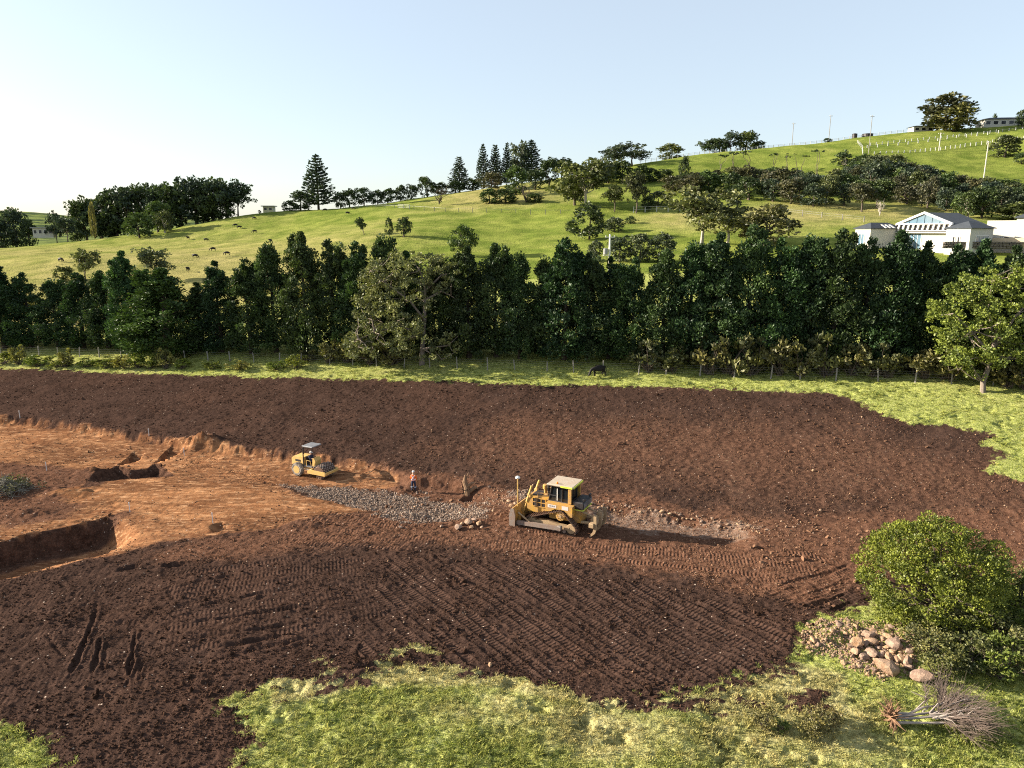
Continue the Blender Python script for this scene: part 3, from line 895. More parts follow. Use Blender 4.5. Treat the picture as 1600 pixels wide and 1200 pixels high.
def place_tree(kind, px, base_py, top_py, w_px, label, col=DARKG, D=None, group=None, var=None, trunk_mat=None, lean=0.0, name=None):
    if D is None:
        g = np.array(hit(px, base_py, base_z))
        if project(g)[2] > 345: D = 272.                # the line of sight cleared the ridge: stand on its crest
    if D is not None:
        u = (px - 800) / F_PX; z = 10.
        for _ in range(25):
            Yw = (D + (z - CAM_H) * SP) / CP
            z = float(base_z(np.array([u * D]), np.array([Yw]))[0])
        g = np.array([u * D, Yw, z])
    _, gpy, Dg = project(g)
    top = at_depth(px, top_py, np.array(float(Dg)))
    h = max(1.0, top[2] - g[2])
    w = w_px / F_PX * Dg
    v = PROTO[kind][var if var is not None else _pick.randrange(len(PROTO[kind]))]
    nm, ct = KNAME[kind]
    t = thing(name or nm, label, ct, Vector(g), _pick.uniform(0, 6.28), group)
    wn_ = {'norfolk': 6.4, 'bush': 9.6, 'broad': 9.6, 'umbrella': 8.6, 'bare': 6.5, 'sapling': 6.0}[kind]
    t.scale = (w / wn_, w / wn_, h / 10.0)
    t.rotation_euler.y = 0
    c = part("crown", v[0], t); c.color = (col[0] * 1.2, col[1] * 1.25, col[2] * 1.35, 1)
    tr = part("trunk", v[1], t)
    if trunk_mat is not None:
        tr.material_slots[0].link = 'OBJECT'; tr.material_slots[0].material = trunk_mat
    if lean:
        t.rotation_euler = (0, lean, 0)
    return t

# ------------------------------------------------------------------ cypress hedge
def cypress_proto(seed):
    rg = np.random.default_rng(seed)
    C = []; T = []
    n = 135
    lead = [(rg.normal() * .8, rg.normal() * .8, rg.uniform(.82, .98)) for _ in range(3)]
    lead[0] = (0, 0, 1.0)
    bulge = rg.uniform(.85, 1.15)
    ph = rg.uniform(0, 6.28, 4)
    for i in range(n):
        t = rg.uniform(.10, .90)
        a = rg.uniform(0, 6.283)
        lx, ly, lh = lead[rg.integers(0, 3)]
        tt = t * lh
        prof = min(1.0, (1 - t) ** .78 * 1.42) * (.72 + .28 * min(1, t / .35))
        lob = 1 + .18 * math.sin(2 * a + ph[0] + 5 * t) + .12 * math.sin(3 * a + ph[1] - 7 * t)
        r = 2.15 * prof * lob * rg.uniform(.62, 1.08)
        C.append((math.cos(a) * r + lx * max(0, t - .55) * 2.2, math.sin(a) * r + ly * max(0, t - .55) * 2.2, 10 * tt))
    for lx, ly, lh in lead:
        C.append((lx, ly, 10 * lh - .35)); C.append((lx * .8, ly * .8, 10 * lh - 1.0))
    nb_ = len(C)
    for i in range(26):
        lx, ly, lh = lead[i % 3]; t = rg.uniform(.74, 1.0); r = .62 * (1 - t) / .26 + .04; a = rg.uniform(0, 6.283)
        C.append((math.cos(a) * r + lx * max(0, t - .55) * 2.6, math.sin(a) * r + ly * max(0, t - .55) * 2.6, 10 * t * lh))
    for i in range(16):
        a = rg.uniform(0, 6.283); r = rg.uniform(.9, 2.0); C.append((math.cos(a) * r, math.sin(a) * r, rg.uniform(.45, 1.6)))
    C = np.array(C)
    rad = rg.uniform(.42, .85, len(C)) * np.where(np.arange(len(C)) < nb_, 1, .62) * (1 - .3 * C[:, 2] / 10)
    lv = clump_leaves(C, rad, 104, rg, .55, (.22, .115), 1.15, .8, .5, (.45, 1.08))
    P, D, L, W_, Tn = lv
    crown = leaves_mesh("cypress crown", P, D, L, W_, Tn, rg, .1)
    mb = MB()
    mb.tube([(0, 0, -.6), (.05, 0, 1.2), (-.05, .05, 4), (0, 0, 8.5)], [.26, .21, .15, .05], 7)
    for i in range(16):
        c = C[rg.integers(0, len(C))]
        z0 = max(.5, c[2] - rg.uniform(.6, 1.6))
        limb(mb, (0, 0, z0), c, .06, .02, rg, .08, 4, 3)
    return crown, mb.mesh("cypress trunk", M_BARKD, True)
CYP = [cypress_proto(500 + i) for i in range(7)]
def hedge_spot(px, dy):
    u = (px - 800) / F_PX; X_ = u * 85
    for _ in range(30):
        Yw = float(hedge_y(X_)) + dy
        z = float(base_z(np.array([X_]), np.array([Yw]))[0])
        X_ = u * (Yw * CP - (z - CAM_H) * SP)
    return np.array([X_, Yw, z])
ORD = "first second third fourth fifth sixth seventh eighth ninth tenth eleventh twelfth thirteenth fourteenth fifteenth sixteenth seventeenth eighteenth nineteenth twentieth".split()
hedge = [  # photo column, top row, width px, distance behind the hedge line
    (-42, 412, 62, 2), (8, 413, 62, 2), (50, 426, 60, 3), (92, 436, 58, 3.5), (132, 428, 58, 3), (170, 424, 60, 3.5), (207, 392, 62, 3), (240, 420, 62, 4), (263, 420, 108, .8), (316, 440, 60, 3.5),
    (347, 408, 58, 3), (393, 406, 68, 2.5), (432, 381, 66, 3.5), (480, 366, 70, 2.5), (522, 374, 70, 3.5), (562, 382, 68, 3), (602, 370, 66, 4), (640, 392, 62, 5), (690, 402, 66, 4.5),
    (733, 384, 66, 3), (775, 383, 62, 3.5), (812, 396, 56, 3), (850, 402, 56, 4), (882, 371, 70, 3), (918, 394, 58, 3.5), (950, 402, 54, 4), (988, 404, 58, 3), (1034, 392, 64, 3),
    (1074, 380, 64, 3.5), (1116, 364, 72, 3), (1162, 358, 74, 3.5), (1206, 374, 68, 3), (1250, 370, 70, 3.5), (1297, 364, 72, 3), (1344, 376, 66, 3.5), (1385, 364, 70, 3), (1428, 379, 66, 3.5),
    (1472, 384, 66, 3), (1514, 374, 68, 3.5), (1560, 384, 68, 3), (1604, 374, 70, 3), (1655, 380, 70, 3)]
nl = sum(1 for h in hedge if 0 <= h[0] < 640)
for i, (px, ty, w, dy) in enumerate(hedge):
    g = hedge_spot(px, dy)
    _, _, D = project(g)
    h = at_depth(px, ty, np.array(float(D)))[2] - g[2]
    wm = w / F_PX * D
    if px < 0: lab = "dark cypress at the far left end of the hedge row, cut by the picture edge"
    elif px < 640:
        k = [q[0] for q in hedge if 0 <= q[0] < 640].index(px)
        lab = "%s dark cypress of the hedge row counted from the left picture edge" % ORD[k]
        if px == 263: lab = "broad rounded cypress bulging forward of the hedge row, bright on its left side"
    elif px < 1040:
        k = [q[0] for q in hedge if 640 <= q[0] < 1040].index(px)
        lab = "%s dark cypress of the hedge row right of the pale spreading tree's trunk" % ORD[k] if k > 1 else ["dark cypress directly behind the pale spreading tree", "dark cypress behind the right edge of the pale spreading tree"][k]
    elif px < 1600:
        k = [q[0] for q in hedge if 1040 <= q[0] < 1600][::-1].index(px)
        lab = "%s dark cypress of the hedge row counted leftwards from the right picture edge" % ORD[k]
    else: lab = ["dark cypress behind the yellow green tree at the right picture edge", "outermost right cypress of the hedge row"][0 if px < 1620 else 1]
    t = thing("cypress_tree", lab, "tree", Vector(g), _pick.uniform(0, 6.28), "cypress trees of the hedge row")
    v = CYP[_pick.randrange(len(CYP))]
    k_w = 3.75 if px < 640 else 3.3
    t.scale = (wm / k_w, wm / k_w, h / 10.0)
    c = part("crown", v[0], t); k_c = _pick.uniform(.8, 1.3); c.color = ((.030 + .012 * _pick.random()) * k_c, .064 * k_c, .027 * k_c, 1)
    if px == 263: c.color = (.05, .088, .028, 1)
    part("trunk", v[1], t)

# ------------------------------------------------------------------ trees on the hills
PT = place_tree
g1 = "trees of the dark grove on the left ridge"
for i, (px, b, ty, w, kd, col) in enumerate([(136, 368, 312, 44, 'broad', DARKG), (160, 366, 306, 46, 'broad', BLUEG), (184, 366, 299, 50, 'broad', DARKG), (206, 364, 296, 50, 'broad', BLUEG), (232, 360, 290, 48, 'broad', DARKG),
        (258, 356, 294, 48, 'broad', BLUEG), (283, 352, 281, 56, 'umbrella', DARKG), (308, 348, 280, 54, 'broad', BLUEG), (333, 343, 282, 50, 'broad', DARKG), (356, 338, 280, 50, 'umbrella', BLUEG), (372, 335, 286, 36, 'umbrella', DARKG),
        (172, 366, 326, 40, 'bush', DARKG), (268, 354, 318, 46, 'bush', DARKG), (318, 346, 308, 44, 'bush', DARKG), (346, 341, 306, 40, 'bush', DARKG)]):
    PT(kd, px, b, ty, w * 1.3, "tall dark tree, %s from the left in the grove on the left ridge" % ORD[i] if i < 11 else "%s low dark bush from the left at the foot of the left ridge grove" % ORD[i - 11], col, group=g1 if i < 11 else "bushes under the left ridge grove")
PT('bush', 218, 371, 334, 52, "mid green bushy tree standing in front of the left ridge grove", MIDG)
PT('broad', 247, 363, 318, 48, "rounded green tree in front of the left grove beside the bushy one", MIDG)
PT('broad', 258, 364, 330, 34, "small pale stemmed tree at the front right of the left grove", OLIVE, trunk_mat=M_BARKP)
PT('bush', 148, 345, 318, 12, "narrow yellowish tree at the left of the ridge grove", (.17, .15, .05), D=250)
PT('norfolk', 238, 350, 286, 20, "thin dark pine spire poking out of the left grove", BLUEG, D=266)
PT('bush', 4, 384, 338, 48, "dark rounded tree at the left picture edge beyond the hill paddock", BLUEG, D=262)
PT('broad', 27, 382, 330, 56, "large dark tree left of the small white farmhouse", BLUEG, D=266)
PT('bush', 47, 376, 345, 30, "lower dark tree touching the left wall of the small white farmhouse", DARKG, D=262)
PT('umbrella', 90, 372, 332, 26, "spindly palm-like tree behind the small white farmhouse", BLUEG, D=262)
PT('umbrella', 106, 372, 339, 30, "loose dark tree right of the small white farmhouse", BLUEG, D=256)
PT('bush', 122, 372, 344, 26, "dark bush between the farmhouse trees and the ridge grove", DARKG, D=268)
PT('norfolk', 498, 329, 244, 58, "large dark norfolk pine standing alone on the left skyline", BLUEG, D=271)
PT('bush', 470, 329, 300, 46, "dark bushy tree touching the left side of the lone norfolk pine", DARKG, D=272)
PT('bush', 452, 330, 314, 26, "low dark bush furthest left of the lone norfolk pine", DARKG, D=274)
PT('bush', 406, 334, 328, 6, "tiny round bush on the skyline left of the lone norfolk pine", DARKG, D=272)
for i, (px, ty, w) in enumerate([(532, 302, 24), (546, 297, 32), (569, 294, 34), (590, 298, 26), (606, 294, 32), (626, 290, 26), (643, 288, 26), (668, 278, 34), (690, 286, 30), (712, 282, 34), (738, 280, 32)]):
    PT('broad' if px in (546, 569, 668) else 'bush', px, 0, ty, w, "%s dark bush on the skyline ridge right of the lone norfolk pine" % ORD[i], DARKG, D=276 + 1.3 * i, group="bushes along the skyline ridge")
PT('norfolk', 718, 0, 246, 38, "short broad norfolk pine left of the skyline pine cluster", BLUEG, D=292)
PT('norfolk', 755, 0, 227, 28, "leftmost tall slim norfolk pine of the skyline cluster", BLUEG, D=304)
PT('norfolk', 774, 0, 228, 33, "middle norfolk pine of the three slim ones on the skyline", BLUEG, D=304)
PT('norfolk', 792, 0, 225, 25, "slimmest norfolk pine of the skyline cluster, right of the middle one", BLUEG, D=304)
PT('norfolk', 830, 0, 221, 46, "tall norfolk pine behind the pale gum on the skyline", BLUEG, D=306)
PT('umbrella', 813, 0, 223, 34, "pale trunked gum beside the rightmost skyline norfolk pine", GREYG, D=310)
PT('bush', 750, 296, 264, 28, "dark tree under the slim norfolk pines", DARKG)
PT('broad', 768, 298, 270, 44, "greyish brown tree at the foot of the slim norfolk pines", BROWNG)
PT('bush', 806, 305, 262, 52, "large bright green rounded tree below the skyline pines", MIDG)
PT('bush', 836, 296, 264, 36, "dark tree right of the bright rounded tree below the skyline pines", DARKG)
PT('broad', 858, 292, 250, 40, "tall dark tree between the skyline pines and the spreading gum", DARKG)
PT('umbrella', 877, 0, 245, 40, "flat topped dark gum on the skyline left of the spreading gum", DARKG, D=303)
PT('bush', 765, 318, 296, 38, "low green bush left of the dark thicket under the skyline pines", MIDG)
PT('bush', 790, 318, 294, 46, "dark bush under the large bright rounded tree", DARKG)
PT('bare', 822, 317, 288, 34, "bare grey tree in front of the dark bushes under the skyline pines", GREYG)
PT('bush', 836, 317, 302, 34, "low dark bush behind the bare grey tree", DARKG)
PT('bare', 686, 320, 292, 40, "leafless brown tree on the grass ridge below the skyline bushes", BROWNG)
PT('umbrella', 916, 326, 250, 96, "large spreading gum with a pale trunk in the middle of the hillside", OLIVE, var=1, trunk_mat=M_BARKP)
PT('broad', 898, 322, 258, 54, "leafy left half crown crowding the large spreading gum", OLIVE)
PT('bush', 921, 373, 319, 64, "dark dense cone shaped bush below the spreading gum", (.050, .066, .030), var=0)
PT('bush', 892, 364, 345, 26, "small dark bush touching the left of the dense cone shaped bush", DARKG)
PT('bush', 960, 362, 339, 40, "low grey green bush right of the dense cone shaped bush", GREYG)
PT('bush', 985, 350, 338, 22, "tiny low bush on the bright grass right of the cone shaped bush", DARKG)
PT('umbrella', 960, 0, 228, 50, "left one of two umbrella gums on the skyline", GREYG, D=304)
PT('umbrella', 988, 0, 223, 52, "right one of two umbrella gums on the skyline", GREYG, D=304)
for i, (px, b, ty, w) in enumerate([(930, 290, 254, 40), (950, 285, 250, 44), (972, 284, 250, 40), (1000, 286, 258, 42), (1020, 284, 262, 34), (1038, 283, 264, 30), (905, 284, 258, 30)]):
    PT('bush', px, b, ty, w, "%s dark tree of the row under the skyline umbrella gums" % ORD[i], DARKG, group="dark trees under the skyline umbrella gums")
PT('bush', 1046, 0, 226, 54, "wide rounded brownish green tree on the skyline behind the white fence", OLIVE, D=325)
PT('broad', 1068, 283, 246, 20, "small leafy tree standing on the bright grass below the white fence", DARKG)
PT('umbrella', 994, 332, 266, 42, "tall two tiered gum right of the spreading gum", (.05, .055, .03))
PT('umbrella', 960, 330, 288, 34, "slender olive gum between the spreading gum and the two tiered gum", OLIVE)
PT('bush', 1028, 322, 300, 44, "grey bush right of the two tiered gum", GREYG)
PT('bush', 1012, 328, 306, 26, "dark bush at the foot of the two tiered gum", DARKG)
PT('umbrella', 1096, 380, 290, 104, "leaning pale gum with white limbs rising behind the hedge", (.105, .112, .052), var=2, trunk_mat=M_BARKP)
PT('umbrella', 1136, 382, 318, 84, "second pale limbed gum right of the leaning one behind the hedge", (.098, .104, .05), var=3, trunk_mat=M_BARKP)
PT('broad', 1196, 384, 323, 100, "brownish spreading tree behind the hedge right of the pale gums", (.088, .088, .048))
for i, (px, ty, w, kd) in enumerate([(1108, 216, 34, 'umbrella'), (1124, 218, 30, 'broad'), (1140, 207, 32, 'umbrella'), (1165, 204, 46, 'bush'), (1184, 220, 26, 'bush')]):
    PT(kd, px, 0, ty, w, "%s tree from the left in the clump on the skyline behind the white fence" % ORD[i], [DARKG, DARKG, BLUEG, (.06, .075, .024), DARKG][i], D=332, group="skyline clump behind the white fence")
# thicket belt under the upper paddock
top_e = np.array([(1040, 280), (1060, 268), (1130, 264), (1200, 263), (1260, 270), (1310, 268), (1335, 248), (1400, 242), (1422, 256), (1450, 262), (1480, 276), (1530, 282), (1610, 292), (1680, 292)])
bot_e = np.array([(1040, 300), (1060, 304), (1130, 311), (1200, 316), (1280, 328), (1372, 330), (1392, 318), (1470, 328), (1500, 338), (1540, 346), (1600, 342), (1680, 345)])
rr_ = random.Random(11); spots = []
for _ in range(6000):
    px = rr_.uniform(1050, 1660); tb = np.interp(px, top_e[:, 0], top_e[:, 1]); bb = np.interp(px, bot_e[:, 0], bot_e[:, 1])
    py = rr_.uniform(tb + 20, bb)
    if all(((px - a) / 19) ** 2 + ((py - b) / 11) ** 2 > 1 for a, b in spots): spots.append((px, py))
def nth(i): return (ORD[i] if i < 20 else "twenty " + ORD[i - 20]) if i < 40 else "last"
rows_ = {"front": [], "middle": [], "back": []}
for q in spots:
    tb = np.interp(q[0], top_e[:, 0], top_e[:, 1]) + 20; bb = np.interp(q[0], bot_e[:, 0], bot_e[:, 1]); f = (q[1] - tb) / max(1, bb - tb)
    rows_["front" if f > .66 else "middle" if f > .33 else "back"].append(q)
rlab = {}
for k_, v_ in rows_.items():
    for i, q in enumerate(sorted(v_)): rlab[q] = "scrubby tree of the hillside thicket belt, %s from the left in its %s row" % (nth(i), k_)
for px, py in spots:
    tb = np.interp(px, top_e[:, 0], top_e[:, 1])
    hp = rr_.uniform(28, 48)
    ty = max(py - hp, tb + rr_.uniform(-5, 6))
    PT(rr_.choice(['bush', 'bush', 'broad', 'umbrella', 'broad']), px, py, ty, rr_.uniform(32, 56), rlab[(px, py)],
       rr_.choice([DARKG, DARKG, MIDG, GREYG, (.062, .062, .036), OLIVE, BROWNG, BLUEG]), group="scrubby trees of the thicket belt")
for i, (px, b, ty, w) in enumerate([(1120, 275, 240, 30), (1148, 272, 238, 30), (1178, 272, 236, 34), (1205, 272, 240, 26), (1228, 270, 240, 22), (1248, 270, 243, 26), (1276, 272, 234, 24)]):
    PT('sapling', px, b, ty, w, "%s thin bare stemmed sapling rising above the thicket, counted from the left" % ORD[i], DARKG, group="thin saplings above the thicket")
PT('umbrella', 1320, 268, 237, 34, "flat topped dark tree above the thicket with a pale leaning stem", DARKG, trunk_mat=M_BARKP)
PT('broad', 1349, 272, 243, 42, "rounded dark tree right of the flat topped one above the thicket", DARKG)
PT('bush', 1476, 212, 152, 98, "huge dark fig tree on the right skyline", (.050, .054, .030), D=318, var=0)
PT('bush', 1490, 212, 164, 74, "olive front crown of the skyline fig grove", (.072, .075, .030), D=312, var=2)
PT('bush', 1570, 246, 211, 52, "dense dark bush sitting on the upper right slope", (.050, .060, .026))
PT('bush', 1596, 256, 240, 26, "low dark bush beside the dense one at the right picture edge", DARKG)
PT('bush', 1293, 0, 216, 15, "small dark rounded bush on the white fence line", DARKG, D=322)
PT('broad', 1597, 190, 171, 24, "dark tree in front of the hilltop house at the right picture edge", DARKG, D=304)
PT('umbrella', 1549, 0, 176, 10, "tiny palm on the skyline above the hilltop house", DARKG, D=335)
PT('bush', 1584, 345, 318, 60, "bright green rounded tree above the house at the right picture edge", (.07, .085, .03))
PT('broad', 1512, 342, 300, 44, "dark leafy tree with a pale stem behind the right wing of the house", DARKG, trunk_mat=M_BARKP)
PT('bare', 1374, 338, 312, 24, "small bare pale stemmed tree just above the left pavilion of the house", GREYG, trunk_mat=M_BARKP)
PT('umbrella', 569, 367, 337, 18, "leaning dark windswept tree alone on the pasture", DARKG, lean=-.25)
PT('bush', 609, 368, 341, 16, "small dark upright tree left of a pair on the pasture", DARKG)
PT('broad', 631, 369, 340, 30, "small dark rounded tree right of a pair on the pasture", DARKG)
PT('broad', 723, 400, 354, 52, "dark rounded tree rising behind the hedge left of centre", MIDG)
PT('umbrella', 135, 440, 390, 44, "olive gum top rising behind the left part of the hedge", OLIVE)
PT('umbrella', 242, 440, 387, 48, "greyish umbrella gum top rising behind the left part of the hedge", GREYG)
PT('bush', 100, 440, 415, 34, "low olive bush behind the left part of the hedge", OLIVE)
PT('bush', 330, 445, 432, 30, "low greyish bush in the gap of the left hedge", GREYG)
for i, (px, b, ty, w) in enumerate([(968, 410, 368, 46), (1000, 410, 364, 54), (1035, 410, 366, 54), (930, 408, 374, 30)]):
    PT('bush', px, b, ty, w, "%s grey green bush behind the hedge next to the power pole" % ORD[i], GREYG, group="bushes behind the hedge by the power pole")
# sunlit scrub seen through the gaps under the hedge
for i in range(26):
    px = -20 + i * 64 + _pick.uniform(-18, 18)
    g = hedge_spot(px, 24 + _pick.uniform(-6, 8)); pxx, pyy, D = project(g)
    hgt = _pick.uniform(1.6, 3.0); w = _pick.uniform(4, 7)
    PT('bush', float(pxx), float(pyy), float(pyy) - hgt * F_PX / D, w * F_PX / D, "%s sunlit yellow green bush from the left, seen through gaps under the hedge" % nth(i), (.15, .15, .045), group="sunlit bushes behind the hedge row")

# ------------------------------------------------------------------ the white house on the slope
M_WALL = simple_mat("white rendered wall", (.46, .44, .395), .85, 0, .2, .06, (.5, .44, .36), .15, .6)
M_ROOF = simple_mat("slate grey roof", (.045, .052, .062), .85, 0, .3, .2, None, 0, 1.2)
M_BLUEGL = simple_mat("pale blue glazing", (.10, .165, .22), .12, 0, .6, .12, None, 0, .5)
M_DKWIN = simple_mat("dark opening", (.014, .016, .022), .2, 0, .5, .1)
M_CREAM = simple_mat("cream masonry", (.56, .44, .29), .9, 0, .2, .15, None, 0, 1.)
M_STONEW = simple_mat("dry stone", (.20, .17, .14), .95, 0, .1, .45, (.08, .07, .06), .6, 3)
def hip(mb, x0, x1, y0, y1, z0, zr, over=.35):
    x0 -= over; x1 += over; y0 -= over; y1 += over
    w, d = x1 - x0, y1 - y0
    if w < d:
        r0 = ((x0 + x1) / 2, y0 + w / 2, zr); r1 = ((x0 + x1) / 2, y1 - w / 2, zr)
    else:
        r0 = (x0 + d / 2, (y0 + y1) / 2, zr); r1 = (x1 - d / 2, (y0 + y1) / 2, zr)
    b = [(x0, y0, z0), (x1, y0, z0), (x1, y1, z0), (x0, y1, z0)]
    t_ = [(p[0], p[1], z0 + .14) for p in b]
    vs = b + t_ + [r0, r1]
    fs = [(3, 2, 1, 0), (0, 1, 5, 4), (1, 2, 6, 5), (2, 3, 7, 6), (3, 0, 4, 7)]
    fs += [(4, 5, 8), (5, 6, 9, 8), (6, 7, 9), (7, 4, 8, 9)] if w < d else [(4, 5, 9, 8), (5, 6, 9), (6, 7, 8, 9), (7, 4, 8)]
    return mb.add(vs, fs)
def window(parent, c, w, h, nrm, glass, frame=M_WHITE, bars=0):
    """framed window on a wall: c centre, nrm '-y' (front) or '+x' (right side)"""
    f = MB(); k = .09
    def bx(u, z, su, sz, dep, off):
        if nrm == '-y': f.box((c[0] + u, c[1] - off, c[2] + z), (su, dep, sz))
        else: f.box((c[0] + off, c[1] + u, c[2] + z), (dep, su, sz))
    bx(-w / 2, 0, k, h + k, .12, .05); bx(w / 2, 0, k, h + k, .12, .05); bx(0, h / 2, w - k, k, .12, .05); bx(0, -h / 2, w - k, k, .12, .05)
    for b in range(bars): bx(-w / 2 + w * (b + 1) / (bars + 1), 0, .06, h - k, .1, .045)
    fo = f.build("window", frame, parent)
    f = MB(); bx(0, 0, w - k, h - k, .03, .015); f.build("pane", glass, fo)
    return fo
PHI = R(68)
hp = at_depth(1435, 390, np.array(138.))
hz = float(base_z(hp[:1], hp[1:2])[0])
house = thing("house", "long white house with slate hip roofs and a central glazed gable above the hedge", "house", (hp[0], hp[1], hp[2]), -PHI)
house.scale = (.92, .92, .9)
# local axes: x along the front to the right, -y towards the viewer
w_ = MB().box((-7.3, -3.7, .75), (4.0, 9.0, 7.3)).build("wall", M_WALL, house)
window(house, (-7.5, -8.2, 2.0), 1.5, 2.6, '-y', M_BLUEGL, bars=1)
rf = hip(MB(), -9.3, -5.3, -8.2, .8, 4.4, 5.75).build("roof", M_ROOF, house)
for i in range(3):
    MB().box((-4.55 - .0, -5.3 + i * 1.15, 4.93), (1.5, .55, .08), Matrix.Rotation(R(29), 3, 'Y')).build("skylight", M_WHITE, rf)
MB().box((1.5, 4.0, .6), (13.6, 8.0, 7.0)).build("wall", M_WALL, house)
window(house, (-2.3, 0, 1.7), 5.4, 3.4, '-y', M_BLUEGL, bars=5)
MB().box((1.2, -.55, 3.62), (13.0, 1.2, .22)).build("awning", M_WHITE, house)
wl_ = MB().box((1.1, -.4, 4.65), (11.8, .3, 1.5)).build("louvre_band", M_DKWIN, house)
lm = MB()
for i in range(11):
    lm = MB().box((-4.75 + i * 1.17, -.72, 4.7), (.34, .3, 1.25), Matrix.Rotation(R(14), 3, 'Y')); lm.build("louvre", M_WHITE, house)
MB().box((1.1, -.75, 5.42), (12.2, .4, .2)).build("beam", M_WHITE, house)
MB().box((1.1, -.72, 4.0), (12.0, .4, .16)).build("beam", M_WHITE, house)
gb = MB().prism([(-4.2, 5.5), (6.4, 5.5), (1.1, 7.45)], -.62, -.5).build("gable_glass", M_BLUEGL, house)
for i in range(5):
    x = -2.4 + i * 1.75; top = 5.5 + (1 - abs(x - 1.1) / 5.3) * 1.95
    MB().box((x, -.68, (5.5 + top) / 2), (.09, .1, top - 5.5)).build("glazing_bar", M_BLUEGL, gb)
for sx in (-1, 1):
    m4 = MB().prism([(1.1, 7.5), (1.1, 7.95), (1.1 + sx * 6.5, 5.55), (1.1 + sx * 6.5, 5.12)], -1.0, -.55); m4.build("gable_trim", M_WHITE, house)
    MB().prism([(1.1, 7.6), (1.1, 7.78), (1.1 + sx * 6.9, 5.2), (1.1 + sx * 6.9, 5.02)], -.54, 9.0).build("roof", M_ROOF, house)
MB().prism([(-5.2, 4.1), (7.4, 4.1), (1.1, 7.4)], 8.2, 8.5).build("wall", M_WALL, house)
MB().box((10.7, .1, .75), (5.0, 6.4, 7.3)).build("wall", M_WALL, house)
hip(MB(), 8.2, 13.2, -3.1, 3.3, 4.4, 5.9).build("roof", M_ROOF, house)
for x in (10.0, 11.0): window(house, (x, -3.1, 1.5), .5, 2.6, '-y', M_DKWIN)
window(house, (13.2, .3, 2.0), 3.6, 2.0, '+x', M_BLUEGL, bars=2)
# second wing at the picture edge
hp2 = at_depth(1562, 388, np.array(131.))
wing = thing("house_wing", "white flat topped wing with a hip roofed end at the right picture edge", "house", (hp2[0], hp2[1], hp2[2]), -R(45))
MB().box((0, 1.5, 1.4), (4.6, 5.0, 7.2)).build("wall", M_WALL, wing)
MB().box((6.0, 2.0, 1.6), (7.4, 7.0, 7.6)).build("wall", M_WALL, wing)
hip(MB(), 2.3, 9.7, -1.5, 5.5, 5.4, 7.6).build("roof", M_ROOF, wing)
window(wing, (4.6, -1.5, 3.6), .9, 1.3, '-y', M_DKWIN)
window(wing, (1.0, -1.0, 1.2), .8, 1.8, '-y', M_DKWIN)
MB().box((4.2, -4.2, 1.0), (9.5, .35, 1.8)).build("terrace_wall", M_CREAM, wing)
# dry stone wall below the house: separate stones
sw = thing("stone_wall", "low dry stone retaining wall below the right end of the house", "wall", at_depth(1535, 388, np.array(126.)), -R(12))
rs = random.Random(5); smesh = []
for k in range(4):
    b = MB(); q = random.Random(k)
    b.box((0, 0, 0), (.5, .5, .27), None, .07); b.v = [(x * q.uniform(.85, 1.1), y * q.uniform(.9, 1.1), z * q.uniform(.85, 1.1)) for x, y, z in b.v]
    smesh.append(b.mesh("wall stone", M_STONEW))
for r_ in range(4):
    x = -6.2 + (r_ % 2) * .25
    while x < 6.2:
        o = part("stone", smesh[rs.randrange(4)], sw); o.location = (x, rs.uniform(-.04, .04), .15 + r_ * .29); o.rotation_euler = (rs.uniform(-.1, .1), rs.uniform(-.1, .1), rs.uniform(-.2, .2)); o.scale.x = s_ = rs.uniform(.8, 1.25)
        x += .52 * s_ + .01
MB().box((0, .32, .5), (12.6, .3, 1.1)).build("backfill", M_STONEW, sw)

# distant buildings
def far_house(name, label, px, py, D, w, d, h, rz, roofm, roof_h, nwin, flat=False, deep=3.0):
    p = at_depth(px, py, np.array(float(D)))
    r = thing(name, label, "house", p, rz)
    MB().box((0, 0, (h - deep) / 2), (w, d, h + deep)).build("wall", M_WALL, r)
    if flat: MB().box((0, 0, h + .2), (w + 1.2, d + 1.2, .35)).build("roof", roofm, r)
    else: hip(MB(), -w / 2, w / 2, -d / 2, d / 2, h, h + roof_h, .6).build("roof", roofm, r)
    for i in range(nwin):
        window(r, (-w / 2 + w * (i + .5) / nwin, -d / 2, h * .52), w / nwin * .62, h * .5, '-y', M_DKWIN)
    return r
far_house("farmhouse", "small white farmhouse among dark trees at the far left", 71, 368, 262, 6.6, 4, 2.6, R(14), M_GREYM, 1, 4, True, .8)
far_house("shed", "tiny pale shed on the left skyline beside the lone norfolk pine", 421, 331, 285, 4, 3, 2.0, 0, M_GREYM, 1, 2, True)
far_house("hilltop_house", "long low dark roofed house on the hilltop at the upper right", 1566, 199, 318, 19, 8, 3.0, R(-8), M_ROOF, 1.2, 6)
far_house("hilltop_annex", "low white annex seen left of the skyline fig tree", 1438, 207, 326, 9, 5, 2.2, 0, M_ROOF, .8, 3)
for px, w, lab in ((1335, 2.2, "small dark water tank on the skyline, left of the larger one"), (1355, 4.6, "larger dark water tank on the skyline beside a tall pole")):
    p = at_depth(px, 217, np.array(326.))
    t = thing("water_tank", lab, "tank", p)
    MB().lathe([(w / 2, -2), (w / 2, 1.9), (w / 2 - .1, 2.0)], 16).build("shell", M_BLACK, t)
    MB().lathe([(w / 2 + .08, 2.0), (w / 2, 2.2), (.2, 2.45)], 16).build("lid", M_BLACK, t)

